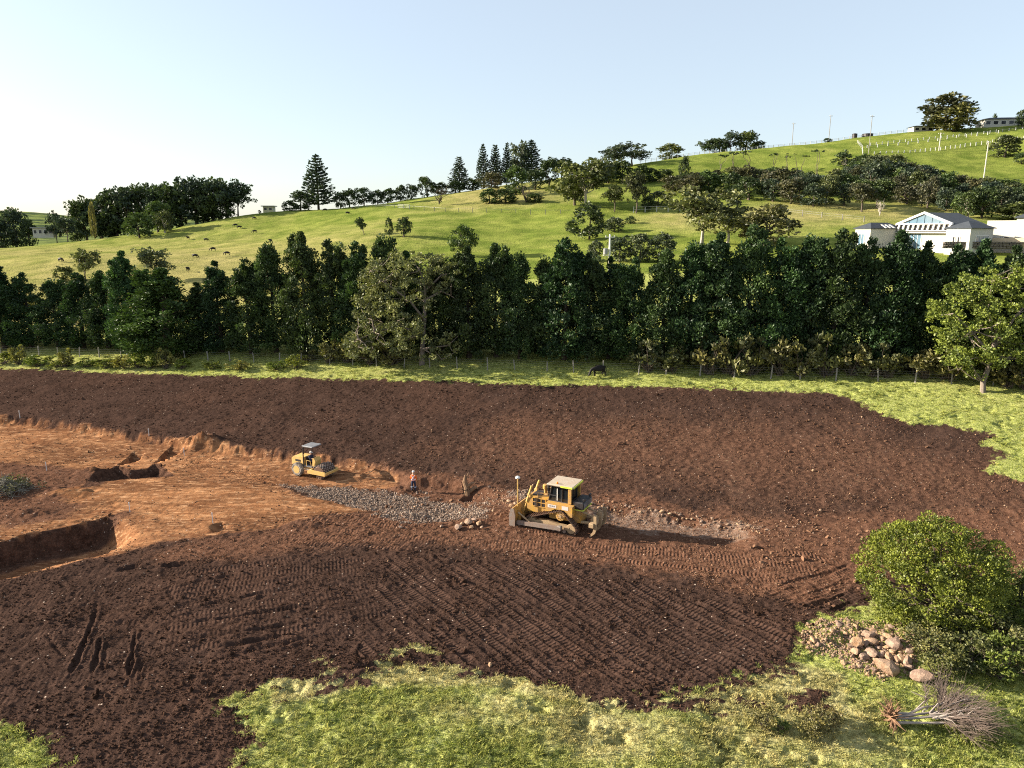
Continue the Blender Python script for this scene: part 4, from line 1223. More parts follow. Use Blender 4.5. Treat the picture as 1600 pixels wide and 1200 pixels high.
# ------------------------------------------------------------------ poles
def pole(label, px, base_py, top_py, D=None, arm=1.6, mat=M_POST, r=.16):
    if D is None: g = np.array(hit(px, base_py, base_z)); D = float(project(g)[2])
    else: g = at_depth(px, base_py, np.array(float(D)))
    h = at_depth(px, top_py, np.array(float(D)))[2] - g[2]
    t = thing("power_pole", label, "pole", g, 0)
    MB().tube([(0, 0, -1.5), (0, 0, h)], [r, r * .75], 8).build("shaft", mat, t)
    MB().box((0, -r - .02, h - .5), (arm, .12, .14)).build("crossarm", mat, t)
    for s in (-.45, 0, .45):
        MB().lathe([(.06, 0), (.09, .1), (.04, .22)], 8, Matrix.Translation((s * arm, -r - .02, h - .43))).build("insulator", M_WHITE, t)
    return t, g, h
M_PALEP = simple_mat("pale timber pole", (.50, .46, .40), .85, 0, .1, .2)
pole("leftmost of three tall thin poles on the right skyline", 1237, 232, 193, 326)
pole("middle of three tall thin poles on the right skyline", 1294.5, 223, 181, 328)
pole("tall thin pole on the right skyline beside the dark water tank", 1357, 240, 182)
pole("pale pole standing on the upper right slope above the thicket", 1537, 279, 222, None, 1.2, M_PALEP, .2)
pole("pale pole with a pale bare crossbeam on the upper right slope", 1467, 235, 208, None, 2.4, M_PALEP, .2)
pp, pg, ph_ = pole("white power pole with a transformer rising behind the hedge", 951.5, 425, 366, 130, 1.7, M_WHITE, .2)
MB().lathe([(.38, 0), (.4, .05), (.4, 1.0), (.3, 1.1)], 14, Matrix.Translation((-.75, -.2, ph_ - 3.6))).build("transformer", M_GREYM, pp)
MB().box((-.5, 0, ph_ - 3.75), (1.3, .5, .14)).build("bracket", M_WHITE, pp)

# ------------------------------------------------------------------ fences
M_FENCE = simple_mat('weathered white fence paint', (.42, .42, .40), .8, 0, .2, .1)
def fence(label, pix, spacing, post, rails, mat, zf=base_z, D=None, name="fence", count_parts=False, lift=0, rail_r=.05):
    P = []
    for q in pix:
        if len(q) > 2: P.append(at_depth(q[0], q[1], np.array(float(q[2]))))
        else: P.append(np.array(hit(q[0], q[1], zf)))
    P = np.array(P); seg = np.linalg.norm(P[1:, :2] - P[:-1, :2], axis=1); cum = np.r_[0, np.cumsum(seg)]
    n = max(2, int(cum[-1] / spacing)); tt = np.linspace(0, cum[-1], n + 1)
    xs = np.interp(tt, cum, P[:, 0]); ys = np.interp(tt, cum, P[:, 1])
    zs = zf(xs, ys)
    if any(len(q) > 2 for q in pix): zs = np.maximum(zs, np.interp(tt, cum, P[:, 2]) - .4)
    root = thing(name, label, "fence", (xs[0], ys[0], zs[0]))
    o = np.array([xs[0], ys[0], zs[0]])
    w, h = post
    if count_parts:
        me = MB().box((0, 0, h / 2 - .25), (w, w, h + .5), None, w * .2).mesh("post", mat)
        rp = random.Random(len(label))
        for i in range(n + 1):
            c = part("post", me, root); c.location = np.array([xs[i], ys[i], zs[i]]) - o; c.rotation_euler = (rp.uniform(-.05, .05), rp.uniform(-.06, .06), rp.uniform(0, 3)); c.scale.z = rp.uniform(.88, 1.08)
    else:
        b = MB()
        for i in range(n + 1): b.box((xs[i] - o[0], ys[i] - o[1], zs[i] - o[2] + h / 2 - .3), (w, w, h + .6))
        p = b.build("posts", mat, root); p["kind"] = "stuff"; p.name = "post"
    for z in rails:
        b = MB().tube([(xs[i] - o[0], ys[i] - o[1], zs[i] - o[2] + z) for i in range(n + 1)], rail_r, 4)
        b.build("rail" if rail_r > .02 else "wire", mat if rail_r > .02 else M_WIRE, root)
    return root
fence("white post and rail fence along the right skyline", [(1000, 259.5, 309), (1050, 249.5, 313), (1100, 242, 317), (1170, 235, 322), (1240, 228.5, 326), (1300, 223, 328), (1350, 217, 328), (1420, 209, 326)], 2.6, (.2, 1.4), (.7, 1.2), M_FENCE, rail_r=.045)
fence("upper white post fence crossing the slope below the fig tree", [(1360, 227), (1420, 221), (1500, 213), (1570, 205), (1640, 198)], 2.5, (.2, 1.05), (.75,), M_FENCE, rail_r=.04)
fence("middle white post fence on the upper right paddock", [(1355, 231), (1400, 227), (1460, 221), (1500, 215), (1560, 208)], 4.2, (.26, 1.15), (.8,), M_FENCE, rail_r=.035)
fence("lower white post fence on the upper right paddock", [(1366, 241), (1420, 239), (1468, 234), (1510, 228), (1560, 221), (1640, 212)], 2.3, (.22, 1.1), (.8,), M_FENCE, rail_r=.035)
fence("short white fence running downhill below the skyline pole", [(1340, 224), (1347, 232), (1348, 242)], 2.6, (.18, 1.4), (.7, 1.3), M_FENCE, rail_r=.03)
fence("pale rail fence on the hillside below the two tiered gum", [(990, 330), (1030, 329), (1062, 329)], 3.2, (.22, 1.4), (.5, 1.25), M_FENCE)
fence("thin post fence crossing the middle of the hill pasture", [(560, 325), (620, 326), (700, 331), (800, 333), (900, 334)], 5.0, (.16, 1.3), (1.1,), M_POST, rail_r=.02)
fence("small white stock yard rails on the hill pasture", [(622, 326), (640, 326.5)], 2.4, (.2, 1.5), (.4, .9, 1.4), M_FENCE)
fence("thin pale wire fence on the slope left of the white house", [(1225, 333), (1290, 340), (1350, 346)], 5.0, (.16, 1.3), (.6, 1.1), M_POST, rail_r=.02)
hx = np.linspace(-82, 52, 40)
rp = random.Random(4)
fr = thing("wire_fence", "grey post and wire fence along the foot of the cypress hedge", "fence", (hx[0], float(hedge_y(hx[0])) - .8, gz(hx[0], float(hedge_y(hx[0])) - .8)))
pm = MB().tube([(0, 0, -.4), (.01, 0, .6), (0, 0, 1.3)], [.075, .07, .065], 7).mesh("post", M_POST)
fp = []
for i, x in enumerate(hx):
    xx = x + rp.uniform(-.3, .3); yy = float(hedge_y(xx)) - .8; zz = gz(xx, yy)
    c = part("post", pm, fr); c.location = Vector((xx, yy, zz)) - fr.location; c.rotation_euler = (rp.uniform(-.05, .05), rp.uniform(-.09, .09), 0); c.scale.z = rp.uniform(.85, 1.1); c.scale.x = c.scale.y = rp.uniform(.8, 1.25)
    fp.append(Vector((xx, yy, zz)) - fr.location)
for z in (.3, .6, .9, 1.15):
    MB().tube([p + Vector((0, -.1, z)) for p in fp], .008, 4).build("wire", M_WIRE, fr)

M_BARKG = simple_mat('greyish tan bark', (.25, .205, .165), .9, 0, .1, .35, (.10, .075, .055), .5, 2)
# ------------------------------------------------------------------ special trees near the camera
def pip(px, py, poly):
    ins = False; n = len(poly)
    for i in range(n):
        ax, ay = poly[i]; bx, by = poly[(i + 1) % n]
        if (ay > py) != (by > py) and px < ax + (py - ay) / (by - ay) * (bx - ax): ins = not ins
    return ins
def outline_tree(name, label, base, poly, n, depth, rad, k, leaf, col, limbs, trunk, bark, seed, dens=None, cat="tree", twigs=40):
    rg = np.random.default_rng(seed)
    g = np.array(ground_at(*base)); D = float(project(g)[2])
    t = thing(name, label, cat, g)
    xs = [p[0] for p in poly]; ys = [p[1] for p in poly]
    cx = (min(xs) + max(xs)) / 2; hw = (max(xs) - min(xs)) / 2
    C = []
    while len(C) < n:
        px = rg.uniform(min(xs), max(xs)); py = rg.uniform(min(ys), max(ys))
        if not pip(px, py, poly): continue
        if dens is not None and rg.random() > dens(px, py): continue
        off = rg.normal() * depth * math.sqrt(max(.1, 1 - ((px - cx) / hw) ** 2 * .8))
        C.append(at_depth(px, py, np.array(D + off)) - g)
    C = np.array(C)
    P, Dd, L, W_, T = clump_leaves(C, rg.uniform(*rad, len(C)), k, rg, .35, leaf, .75)
    c = part("crown", leaves_mesh("crown", P, Dd, L, W_, T, rg), t); c.color = (*col, 1)
    mb = MB()
    tr = [np.array(at_depth(q[0], q[1], np.array(D + q[3]))) - g for q in trunk]
    tr[0] = np.array([tr[0][0], tr[0][1], -.6])
    mb.tube(tr, [q[2] for q in trunk], 9)
    for l in limbs:
        ps = [np.array(at_depth(q[0], q[1], np.array(D + q[3]))) - g for q in l]
        mb.tube(ps, [q[2] for q in l], 6)
    tips = C[rg.choice(len(C), min(twigs, len(C)), False)]
    anchors = np.concatenate([np.array(tr[1:])] + [np.array([np.array(at_depth(q[0], q[1], np.array(D + q[3]))) - g for q in l]) for l in limbs])
    for tip in tips:
        a = anchors[np.argmin(np.linalg.norm(anchors - tip, axis=1) + np.maximum(anchors[:, 2] - tip[2], 0))]
        limb(mb, a, tip, .07, .02, rg, .18, 5, 4)
    mb.build("trunk", bark, t, True)
    return t
outline_tree("spreading_tree", "large pale green spreading tree with a bare trunk in front of the hedge", (660, 573),
    [(562, 432), (585, 403), (620, 391), (660, 392), (705, 404), (722, 425), (705, 452), (676, 462), (672, 500), (706, 520), (724, 545), (700, 562), (640, 560), (600, 556), (545, 561), (538, 535), (558, 505), (552, 470)],
    560, 2.5, (.36, .74), 40, (.29, .175), (.168, .180, .082),
    [[(664, 500, .16, 0), (640, 470, .12, -1), (600, 440, .07, -2), (580, 425, .03, -2)], [(662, 470, .16, 0), (690, 455, .11, -.5), (705, 462, .07, -1), (715, 470, .03, -1)], [(664, 455, .14, 0), (690, 430, .10, -.5), (712, 426, .06, -1)],
     [(660, 520, .13, 0), (620, 510, .1, -1.5), (585, 520, .06, -2), (560, 530, .03, -2)], [(660, 545, .12, 0), (700, 540, .08, -1), (716, 525, .03, -1)], [(661, 545, .1, 0), (690, 562, .07, -1.5), (712, 550, .03, -2)]],
    [(660, 578, .45, .8), (659, 560, .34, .8), (661, 530, .28, .8), (663, 500, .25, .5), (664, 470, .2, 0), (664, 445, .14, 0), (655, 420, .06, 0)], M_BARKG, 41,
    lambda px, py: (1.0 if px < 640 else .62) * (1 if py < 470 or px < 650 else .6), twigs=60)
outline_tree("coral_tree", "broad yellow green tree in front of the hedge at the right picture edge", (1548, 612),
    [(1452, 480), (1475, 447), (1520, 424), (1562, 416), (1615, 414), (1660, 440), (1680, 520), (1650, 585), (1600, 572), (1560, 575), (1520, 592), (1478, 566), (1456, 528), (1450, 500)],
    540, 2.0, (.36, .72), 42, (.27, .165), (.112, .150, .036),
    [[(1552, 560, .15, 0), (1520, 520, .1, -1), (1490, 490, .05, -1.5)], [(1555, 540, .15, 0), (1590, 490, .1, -1), (1620, 460, .05, -1.5)], [(1552, 540, .14, 0), (1545, 480, .09, .5), (1550, 440, .04, 0)]],
    [(1536, 618, .3, 0), (1536, 596, .24, 0), (1548, 565, .22, 0), (1554, 535, .18, 0), (1560, 500, .1, 0)], M_BARKG, 42, twigs=60)
# dense round tree in the foreground
g = np.array(ground_at(1452, 968)); D0 = float(project(g)[2]); k_ = D0 / F_PX
t = thing("round_tree", "dense bright green rounded tree beside the rock pile in the right foreground", "tree", g)
rg = np.random.default_rng(77)
cz = at_depth(1450, 892, np.array(D0))[2] - g[2]
rx, rz_ = 112 * k_, 84 * k_ / CP
C = np.concatenate([ellipsoid_clumps(290, (-.1, 0, cz), (rx * .89, rx * .86, rz_ * .95), rg, .82, -.85, .07), ellipsoid_clumps(70, (1.55, .5, cz - .5), (rx * .56, rx * .6, rz_ * .7), rg, .6, -.8, .06),
                    ellipsoid_clumps(40, (-.6, 0, cz + .9), (rx * .6, rx * .6, rz_ * .62), rg, .8, -.1, .05), ellipsoid_clumps(60, (0, 0, cz), (rx * .6, rx * .6, rz_ * .6), rg, .3, -.8)])
P, Dd, L, W_, T = clump_leaves(C, rg.uniform(.26, .56, len(C)), 100, rg, .4, (.125, .08), .85, .9, .5, (.7, 1.05))
c = part("crown", leaves_mesh("crown", P, Dd, L, W_, T, rg), t); c.color = (.140, .165, .032, 1)
mb = MB().tube([(0, 0, -.5), (.1, 0, .8), (0, .1, 2.2)], [.3, .24, .18], 8)
for q in C[rg.choice(len(C), 40, False)]: limb(mb, (0, .05, rg.uniform(.6, 2)), q, .08, .02, rg, .12, 5, 4)
mb.build("trunk", M_BARK, t, True)

# shrubs: 2 m tall, twiggy
def shrub_proto(seed, nC=30, leaf=(.16, .09), k=46):
    rg = np.random.default_rng(seed)
    C = ellipsoid_clumps(nC, (0, 0, .95), (1.0, 1.0, .95), rg, .35, -.75, .14); C[:, 2] = np.maximum(C[:, 2], .1)
    P, Dd, L, W_, T = clump_leaves(C, rg.uniform(.2, .42, len(C)), k, rg, .5, leaf, .9)
    mb = MB()
    for q in C: limb(mb, (rg.normal() * .12, rg.normal() * .12, -.15), q, .03, .008, rg, .14, 4, 3)
    return leaves_mesh("shrub crown", P, Dd, L, W_, T, rg), mb.mesh("shrub stems", M_BARK, True)
SHR = [shrub_proto(900 + i) for i in range(5)]
SHRL = [shrub_proto(950 + i, 26, (.26, .15), 26) for i in range(4)]
_ps = random.Random(8)
def shrub(px, base_py, w_px, h_px, label, col, group=None, protos=SHR, name="shrub", cat="shrub"):
    g = ground_at(px, base_py); D = float(project(np.array(g))[2])
    t = thing(name, label, cat, g, _ps.uniform(0, 6.28), group)
    v = protos[_ps.randrange(len(protos))]
    t.scale = (w_px / F_PX * D / 2.2,) * 2 + (h_px / F_PX * D / CP / 2.0,)
    c = part("crown", v[0], t); c.color = (*col, 1); part("stem", v[1], t)
    return t
GS, GS2, GS3 = (.095, .105, .045), (.12, .125, .06), (.085, .115, .032)
for px, b, w, h, col, lab in [(1448, 1022, 70, 44, GS2, "grey green scrubby shrub just right of the rock pile"), (1470, 1052, 74, 50, GS, "shrub behind the lone boulder at the foot of the rock pile"),
    (1512, 1046, 84, 58, GS, "leafy shrub in the middle of the foreground scrub"), (1560, 1056, 84, 62, GS3, "bright green shrub above the fallen dead tree"), (1602, 1050, 84, 70, GS2, "pale shrub at the right picture edge above the dead tree"),
    (1500, 1000, 70, 44, GS2, "shrub in the shade under the round tree"), (1552, 1002, 76, 50, GS, "shrub right below the round tree's shaded side"), (1598, 1000, 70, 56, GS3, "green shrub at the right picture edge level with the round tree's foot"),
    (1590, 945, 76, 52, GS3, "shrub right of the round tree on the brown earth edge"), (1640, 960, 90, 70, GS, "shrub cut by the right picture edge beside the round tree"), (1622, 912, 60, 36, GS2, "small shrub on the earth edge at the right picture edge"),
    (1432, 990, 50, 26, GS2, "low grey shrub between the rock pile and the round tree"), (1478, 985, 56, 34, GS3, "low green shrub under the front of the round tree"), (1650, 1040, 80, 70, GS, "shrub at the right picture edge beyond the pale one"),
    (1196, 1136, 46, 34, (.16, .15, .07), "dry grassy tussock shrub left of two in the foreground grass"), (1272, 1146, 56, 40, (.16, .145, .065), "dry grassy tussock shrub right of two in the foreground grass"), (1290, 1132, 44, 30, (.14, .12, .06), "small brown shrub behind the right foreground tussock"), (1218, 1142, 30, 20, GS3, "small green shrub between the two foreground tussocks")]:
    shrub(px, b, w, h, lab, col)
SHK = 1.35
for i, (px, b, w, h) in enumerate([(1012, 578, 44, 34), (1045, 580, 40, 30), (1106, 583, 44, 40), (1140, 584, 46, 50), (1172, 584, 40, 42), (1215, 584, 44, 44), (1250, 585, 40, 40), (1292, 586, 44, 46), (1330, 586, 40, 36), (1362, 587, 40, 38), (1385, 588, 36, 30), (1440, 590, 46, 34), (1478, 592, 44, 40), (1600, 606, 50, 30), (1575, 604, 40, 26)]):
    shrub(px, b, w * SHK, h * SHK, "%s straggly shrub from the left along the foot of the right hedge" % ORD[i], [GS2, GS, (.13, .125, .055)][i % 3], "straggly shrubs at the foot of the right hedge", SHRL)
for i, (px, b, w, h) in enumerate([(515, 566, 40, 34), (545, 566, 44, 44), (578, 568, 46, 40), (612, 569, 40, 34), (480, 564, 30, 20)]):
    shrub(px, b, w, h, "%s grey leaved shrub from the left, under and left of the pale spreading tree" % ORD[i], GS2, "shrubs under the pale spreading tree", SHRL)
for i, (px, b, w, h) in enumerate([(6, 568, 40, 18), (30, 569, 24, 28), (62, 571, 40, 16), (92, 573, 34, 18), (104, 573, 26, 26), (135, 573, 30, 12), (165, 574, 36, 16), (196, 575, 34, 20), (215, 575, 30, 26), (236, 575, 34, 20), (259, 575, 30, 30), (285, 576, 26, 16), (330, 576, 30, 12), (372, 577, 34, 12), (432, 577, 30, 12), (465, 574, 36, 20)]):
    shrub(px, b, w, h, "%s leafy weed clump from the left on the grass verge below the left fence" % ORD[i], [(.15, .175, .045), (.17, .17, .06), (.12, .16, .035)][i % 3], "weed clumps on the left verge", SHRL, "weed_clump", "weed clump")

# ------------------------------------------------------------------ fallen dead tree
g0 = ground_at(1392, 1132); g1_ = ground_at(1560, 1128)
M_DEAD = simple_mat("silver dead wood", (.36, .31, .27), .9, 0, .1, .3, (.17, .12, .10), .5, 4)
M_TWIG = simple_mat("dead twigs", (.115, .085, .07), .9, 0, .1, .3)
M_ROOT = simple_mat("dry soil covered roots", (.20, .115, .07), .95, 0, .1, .35, None, 0, 6)
ax = (g1_ - g0); Ld = ax.length
dead = thing("fallen_tree", "dead silver grey tree lying on the grass with bare twigs and an earthy root end", "tree", g0, math.atan2(ax.y, ax.x))
rg = np.random.default_rng(15)
mb = MB(); tw = MB()
for i in range(4):
    ys = (i - 1.5) * .14
    st = [(.1, ys * 1.2, .28 + .1 * (i % 2)), (.9, ys * 1.4 + rg.normal() * .05, .34), (1.7, ys * 1.8 + rg.normal() * .08, .38 + .1 * (i % 2)), (2.35, ys * 2.6, .45)]
    mb.tube(st, [.065, .055, .05, .04], 7)
nlimb = 21
for i in range(nlimb):
    f = (i / (nlimb - 1) - .5) * 2
    ang = f * 1.18 + rg.normal() * .12
    b0 = np.array([rg.uniform(1.5, 2.4), f * .28, .42])
    Lq = (Ld - 2.1) * rg.uniform(.55, .82) * (1 - .22 * abs(f))
    el = rg.uniform(.0, .5)
    mid = b0 + np.array([math.cos(ang * .8) * Lq * .5, math.sin(ang * .8) * Lq * .5, Lq * .5 * el + .1])
    tip = b0 + np.array([math.cos(ang) * Lq, math.sin(ang) * Lq, Lq * el * .75 + .05])
    mb.tube([b0, (b0 + mid) / 2 + rg.normal(size=3) * .13, mid + rg.normal(size=3) * .08, (mid + tip) / 2 + rg.normal(size=3) * .14, tip], [.036, .028, .02, .012, .006], 5)
    for j in range(52):
        q = rg.uniform(.15, .95)
        s0 = b0 + (mid - b0) * min(1, q * 2) if q < .5 else mid + (tip - mid) * (q - .5) * 2
        dv = np.array([math.cos(ang + rg.normal() * .6), math.sin(ang + rg.normal() * .6), rg.normal() * .4 + .15])
        ln = rg.uniform(.4, 1.0)
        e1 = s0 + dv * ln * .5 + rg.normal(size=3) * .03; e2 = s0 + dv * ln + rg.normal(size=3) * .08
        e2[2] = max(e2[2], .05)
        tw.tube([s0, e1, e2], [.011, .008, .004], 3, False)
mb.tube([(1.2, .35, .35), (1.9, .75, .55), (2.1, .85, .6), (1.5, 1.15, .75)], [.04, .035, .03, .015], 5)
mb.build("trunk", M_DEAD, dead, True); tw.build("twigs", M_TWIG, dead)
rb = MB()
for i in range(70):
    a = rg.uniform(0, 6.283); r = rg.uniform(.25, .95)
    rb.tube([(rg.uniform(-.05, .15), 0, .35), (rg.normal() * .12 - .05, math.cos(a) * r * .5, .38 + math.sin(a) * r * .5), (rg.normal() * .2 - .1, math.cos(a) * r, max(-.02, .42 + math.sin(a) * r * 1.15))], [.05, .028, .008], 4, False)
rb.build("roots", M_ROOT, dead)

# ------------------------------------------------------------------ rocks
def rock_mesh(name, seed, mat, sub=2):
    import bmesh
    rg = np.random.default_rng(seed)
    bm = bmesh.new(); bmesh.ops.create_icosphere(bm, subdivisions=sub, radius=.5)
    pl = unit(rg.normal(size=(9, 3))); pd = rg.uniform(.25, .42, 9)
    sc = np.array([rg.uniform(.85, 1.2), rg.uniform(.75, 1.0), rg.uniform(.6, .85)])
    for v in bm.verts:
        p = np.array(v.co)
        for n_, d_ in zip(pl, pd):
            s_ = p @ n_
            if s_ > d_: p = p - n_ * (s_ - d_) * .92
        p = p * sc * 1.25 + rg.normal(size=3) * .012
        v.co = p
    me = bpy.data.meshes.new(name); bm.to_mesh(me); bm.free(); me.materials.append(mat)
    return me
def rock_material():
    m, nt = new_mat("field stone"); t = NT(nt)
    oi = t.n("ShaderNodeObjectInfo"); pos = t.n("ShaderNodeTexCoord").outputs['Object']
    n = t.noise(pos, 3, 5, .65); n2 = t.noise(pos, 12, 3, .6)
    c = t.mix(t.ramp(n, .3, .7), (.17, .112, .085), (.31, .215, .16))
    c = t.mix(t.ramp(oi.outputs['Random'], .2, .9), c, t.mix(t.ramp(n, .35, .6), (.31, .175, .09), (.38, .26, .165)))
    c = t.mix(t.math('MULTIPLY', t.ramp(n2, .55, .7), .6), c, (.12, .075, .055))
    t.out(t.bsdf(c, .95, 0, t.bump(t.math('ADD', n, t.math('MULTIPLY', n2, .4)), .6, .08), .15))
    return m
M_ROCK = rock_material()
ROCKS = [rock_mesh("stone", 30 + i, M_ROCK) for i in range(8)]
rr2 = random.Random(21)
def rock(px, py, w, label, group=None, name="rock", up=0.0, sq=1.0):
    g = ground_at(px, py + w * .2); D = float(project(np.array(g))[2]); s = w / F_PX * D
    o = part(name, ROCKS[rr2.randrange(8)])
    o.location = g + Vector((0, 0, s * .22 + up)); o.scale = (s * rr2.uniform(.9, 1.1), s * rr2.uniform(.8, 1.05), s * rr2.uniform(.8, 1.05) * sq); o.rotation_euler = (rr2.uniform(-.3, .3), rr2.uniform(-.3, .3), rr2.uniform(0, 6.28))
    return tag(o, label, "rock", group)
RP = "rocks of the foreground rock pile"
for px, py, w, lab in [(1354, 992, 21, "large angular pinkish rock at the top of the rock pile"), (1341, 1003, 22, "grey shaded rock at the upper left of the rock pile"), (1361, 1002, 15, "orange tan rock just below the top rock of the pile"),
    (1398, 1004, 25, "large flat faced rock at the upper right of the rock pile"), (1336, 1018, 17, "wedge shaped rock at the left end of the rock pile"), (1361, 1020, 19, "pale oblong rock in the middle of the rock pile"),
    (1351, 1027, 12, "small upright rock below the left middle of the pile"), (1383, 1040, 33, "largest orange rock at the bottom of the rock pile"), (1401, 1030, 13, "small orange rock right above the largest rock"),
    (1409, 1029, 15, "upright rock at the right end of the rock pile"), (1416, 1033, 16, "dark rock at the right end of the rock pile"), (1420, 1043, 15, "rounded orange rock lying right of the largest rock"),
    (1442, 1057, 29, "lone rounded brown boulder on the grass right of the rock pile"), (1388, 1025, 14, "pale rock above the largest rock"), (1387, 995, 13, "orange rock at the top right of the rock pile"), (1378, 997, 11, "grey white rock between the top rocks"),
    (1420, 1017, 12, "pale slab at the right edge of the rock pile"), (1375, 1023, 13, "dark rock in the heart of the rock pile")]:
    rock(px, py, w, lab, RP, "rock" if w < 28 else "boulder")
for px, py, w in [(1372, 1012, 10), (1384, 1012, 10), (1351, 1007, 10), (1402, 1011, 9), (1371, 992, 8), (1336, 978, 8), (1392, 979, 9), (1388, 984, 8), (1312, 976, 9), (1270, 1000, 10), (1365, 1046, 8), (1344, 1041, 8), (1333, 1041, 8), (1344, 1012, 9), (1367, 1030, 8),
                  (1394, 1018, 10), (1357, 1012, 8), (1328, 1008, 9), (1378, 1008, 9), (1406, 1020, 9), (1366, 985, 8), (1320, 990, 8), (1300, 985, 8), (1410, 1000, 8), (1454, 975, 7), (1434, 980, 6), (1290, 1000, 8), (1262, 1012, 6)]:
    rock(px + rr2.uniform(-1, 1), py + rr2.uniform(-1, 1), w, "small tan stone wedged among the bigger rocks of the foreground pile", "small stones of the foreground rock pile", "stone")
for i, (px, py, w) in enumerate([(722, 818, 9), (732, 815, 11), (741, 812, 10), (748, 818, 8), (716, 824, 12), (736, 824, 7), (753, 824, 6), (795, 783, 9), (800, 790, 8), (806, 787, 7), (690, 822, 6), (626, 823, 6), (605, 800, 5), (648, 792, 5)]):
    rock(px, py, w, "%s turned up tan stone between the worker and the bulldozer" % (["leftmost clustered", "second clustered", "top clustered", "right clustered", "largest lower clustered", "lower middle clustered", "lower right clustered", "upper left bladeside", "middle bladeside", "right bladeside", "small lone", "lone brown", "tiny upper", "tiny pale"][i]), "stones turned up near the bulldozer", "stone")
for i in range(34):
    px = np.interp(i / 33, [0, .35, .7, 1], [925, 1010, 1100, 1200]) + rr2.uniform(-6, 6); py = np.interp(i / 33, [0, .35, .7, 1], [792, 798, 812, 830]) + rr2.uniform(-6, 5)
    rock(px, py, rr2.uniform(3.5, 6.5), "%s pale stone from the left along the rubble bank behind the bulldozer's shadow" % nth(i), "stones of the rubble bank", "stone")
# upturned stump, stakes, brush pile
sg = ground_at(731, 772)
st = thing("tree_stump", "upturned dead stump with splintered pale wood beside the bank", "stump", sg)
b = MB().tube([(0, 0, -.2), (-.05, 0, .5), (-.25, .05, 1.1), (-.2, 0, 1.7)], [.3, .24, .2, .05], 8)
b.tube([(-.1, 0, .6), (.35, -.1, 1.0), (.6, -.1, 1.05)], [.18, .12, .04], 7); b.tube([(.1, 0, .2), (.7, -.2, .7), (.9, -.1, .5)], [.2, .13, .06], 7); b.tube([(-.2, 0, 1.1), (-.05, .05, 1.5), (.08, .1, 1.9)], [.1, .06, .02], 6)
b.build("wood", simple_mat("splintered wood", (.34, .22, .13), .95, 0, .1, .5, (.09, .05, .035), .7, 3), st, True)
b = MB()
for i in range(14):
    a = rr2.uniform(0, 6.28); b.tube([(.1, 0, .25), (.1 + math.cos(a) * .4, math.sin(a) * .4, .2 + rr2.uniform(-.2, .4)), (.1 + math.cos(a) * .9, math.sin(a) * .7, max(0, .1 + rr2.uniform(-.2, .5)))], [.07, .04, .01], 5)
b.build("roots", M_BARKD, st, True)
for px, py, lab in [(31, 652, "white survey stake by the dark soil edge at the far left"), (233, 682, "white survey stake near the clay mound"), (73, 735, "white survey stake on the red brown ground at the left"), (332.5, 817, "white survey stake beside the small black hole"), (288, 712, "small white survey stake below the clay mound"), (203, 800, "white survey stake on the lower clay bench")]:
    p = ground_at(px, py); t = thing("survey_stake", lab, "stake", p, .4, "survey stakes")
    MB().prism([(-.03, -.2), (.03, -.2), (.03, .75), (0, .8), (-.03, .75)], -.02, .02).build("peg", M_WHITE, t)
    MB().box((0, 0, .73), (.075, .055, .12)).build("flagging", M_WHITE, t)
bg = ground_at(8, 768)
br = thing("brush_pile", "heap of dead grey brush at the left picture edge", "brush pile", bg)
b = MB(); rg = np.random.default_rng(3)
for i in range(420):
    a = rg.uniform(0, 6.28); r = rg.uniform(0, 2.3) ; z = max(.05, (1 - r / 2.5) * 1.2 * rg.uniform(.2, 1.1))
    c = np.array([math.cos(a) * r, math.sin(a) * r * .7, z]); d = rg.normal(size=3) * np.array([.6, .5, .22]); d[2] += .1
    b.tube([c - d * .6, c, c + d * .6 + rg.normal(size=3) * .05], [.022, .018, .006], 3, False)
b.build("sticks", simple_mat("dead brush", (.20, .185, .15), .95, 0, .1, .35), br)
P, Dd, L, W_, T = clump_leaves(ellipsoid_clumps(40, (0, 0, .35), (2.2, 1.6, .8), rg, .3, -.2), .35, 22, rg, .3, (.2, .09))
c = part("dead_leaves", leaves_mesh("brush leaves", P, Dd, L, W_, T, rg), br); c.color = (.12, .12, .075, 1)

# ------------------------------------------------------------------ bodies grown from a skeleton
def skin_mesh(name, J, E, sub=2):
    """J: list of (x, y, z, radius); E: index pairs; joint 0 is the root"""
    me = bpy.data.meshes.new(name); me.from_pydata([j[:3] for j in J], E, []); me.update()
    o = bpy.data.objects.new(name, me); COL.objects.link(o)
    o.modifiers.new("skin", 'SKIN').use_smooth_shade = True
    if not me.skin_vertices: me.skin_vertices.new()
    for i, j in enumerate(J):
        r = j[3]
        me.skin_vertices[0].data[i].radius = r if hasattr(r, '__len__') else (r, r)
        me.skin_vertices[0].data[i].use_root = (i == 0)
    sm = o.modifiers.new("sub", 'SUBSURF'); sm.levels = sub; sm.render_levels = sub
    dg = bpy.context.evaluated_depsgraph_get()
    res = bpy.data.meshes.new_from_object(o.evaluated_get(dg))
    bpy.data.objects.remove(o)
    res.name = name
    res.materials.clear()
    return res
M_COW = simple_mat("black cow hide", (.014, .012, .011), .75, 0, .25, .3)
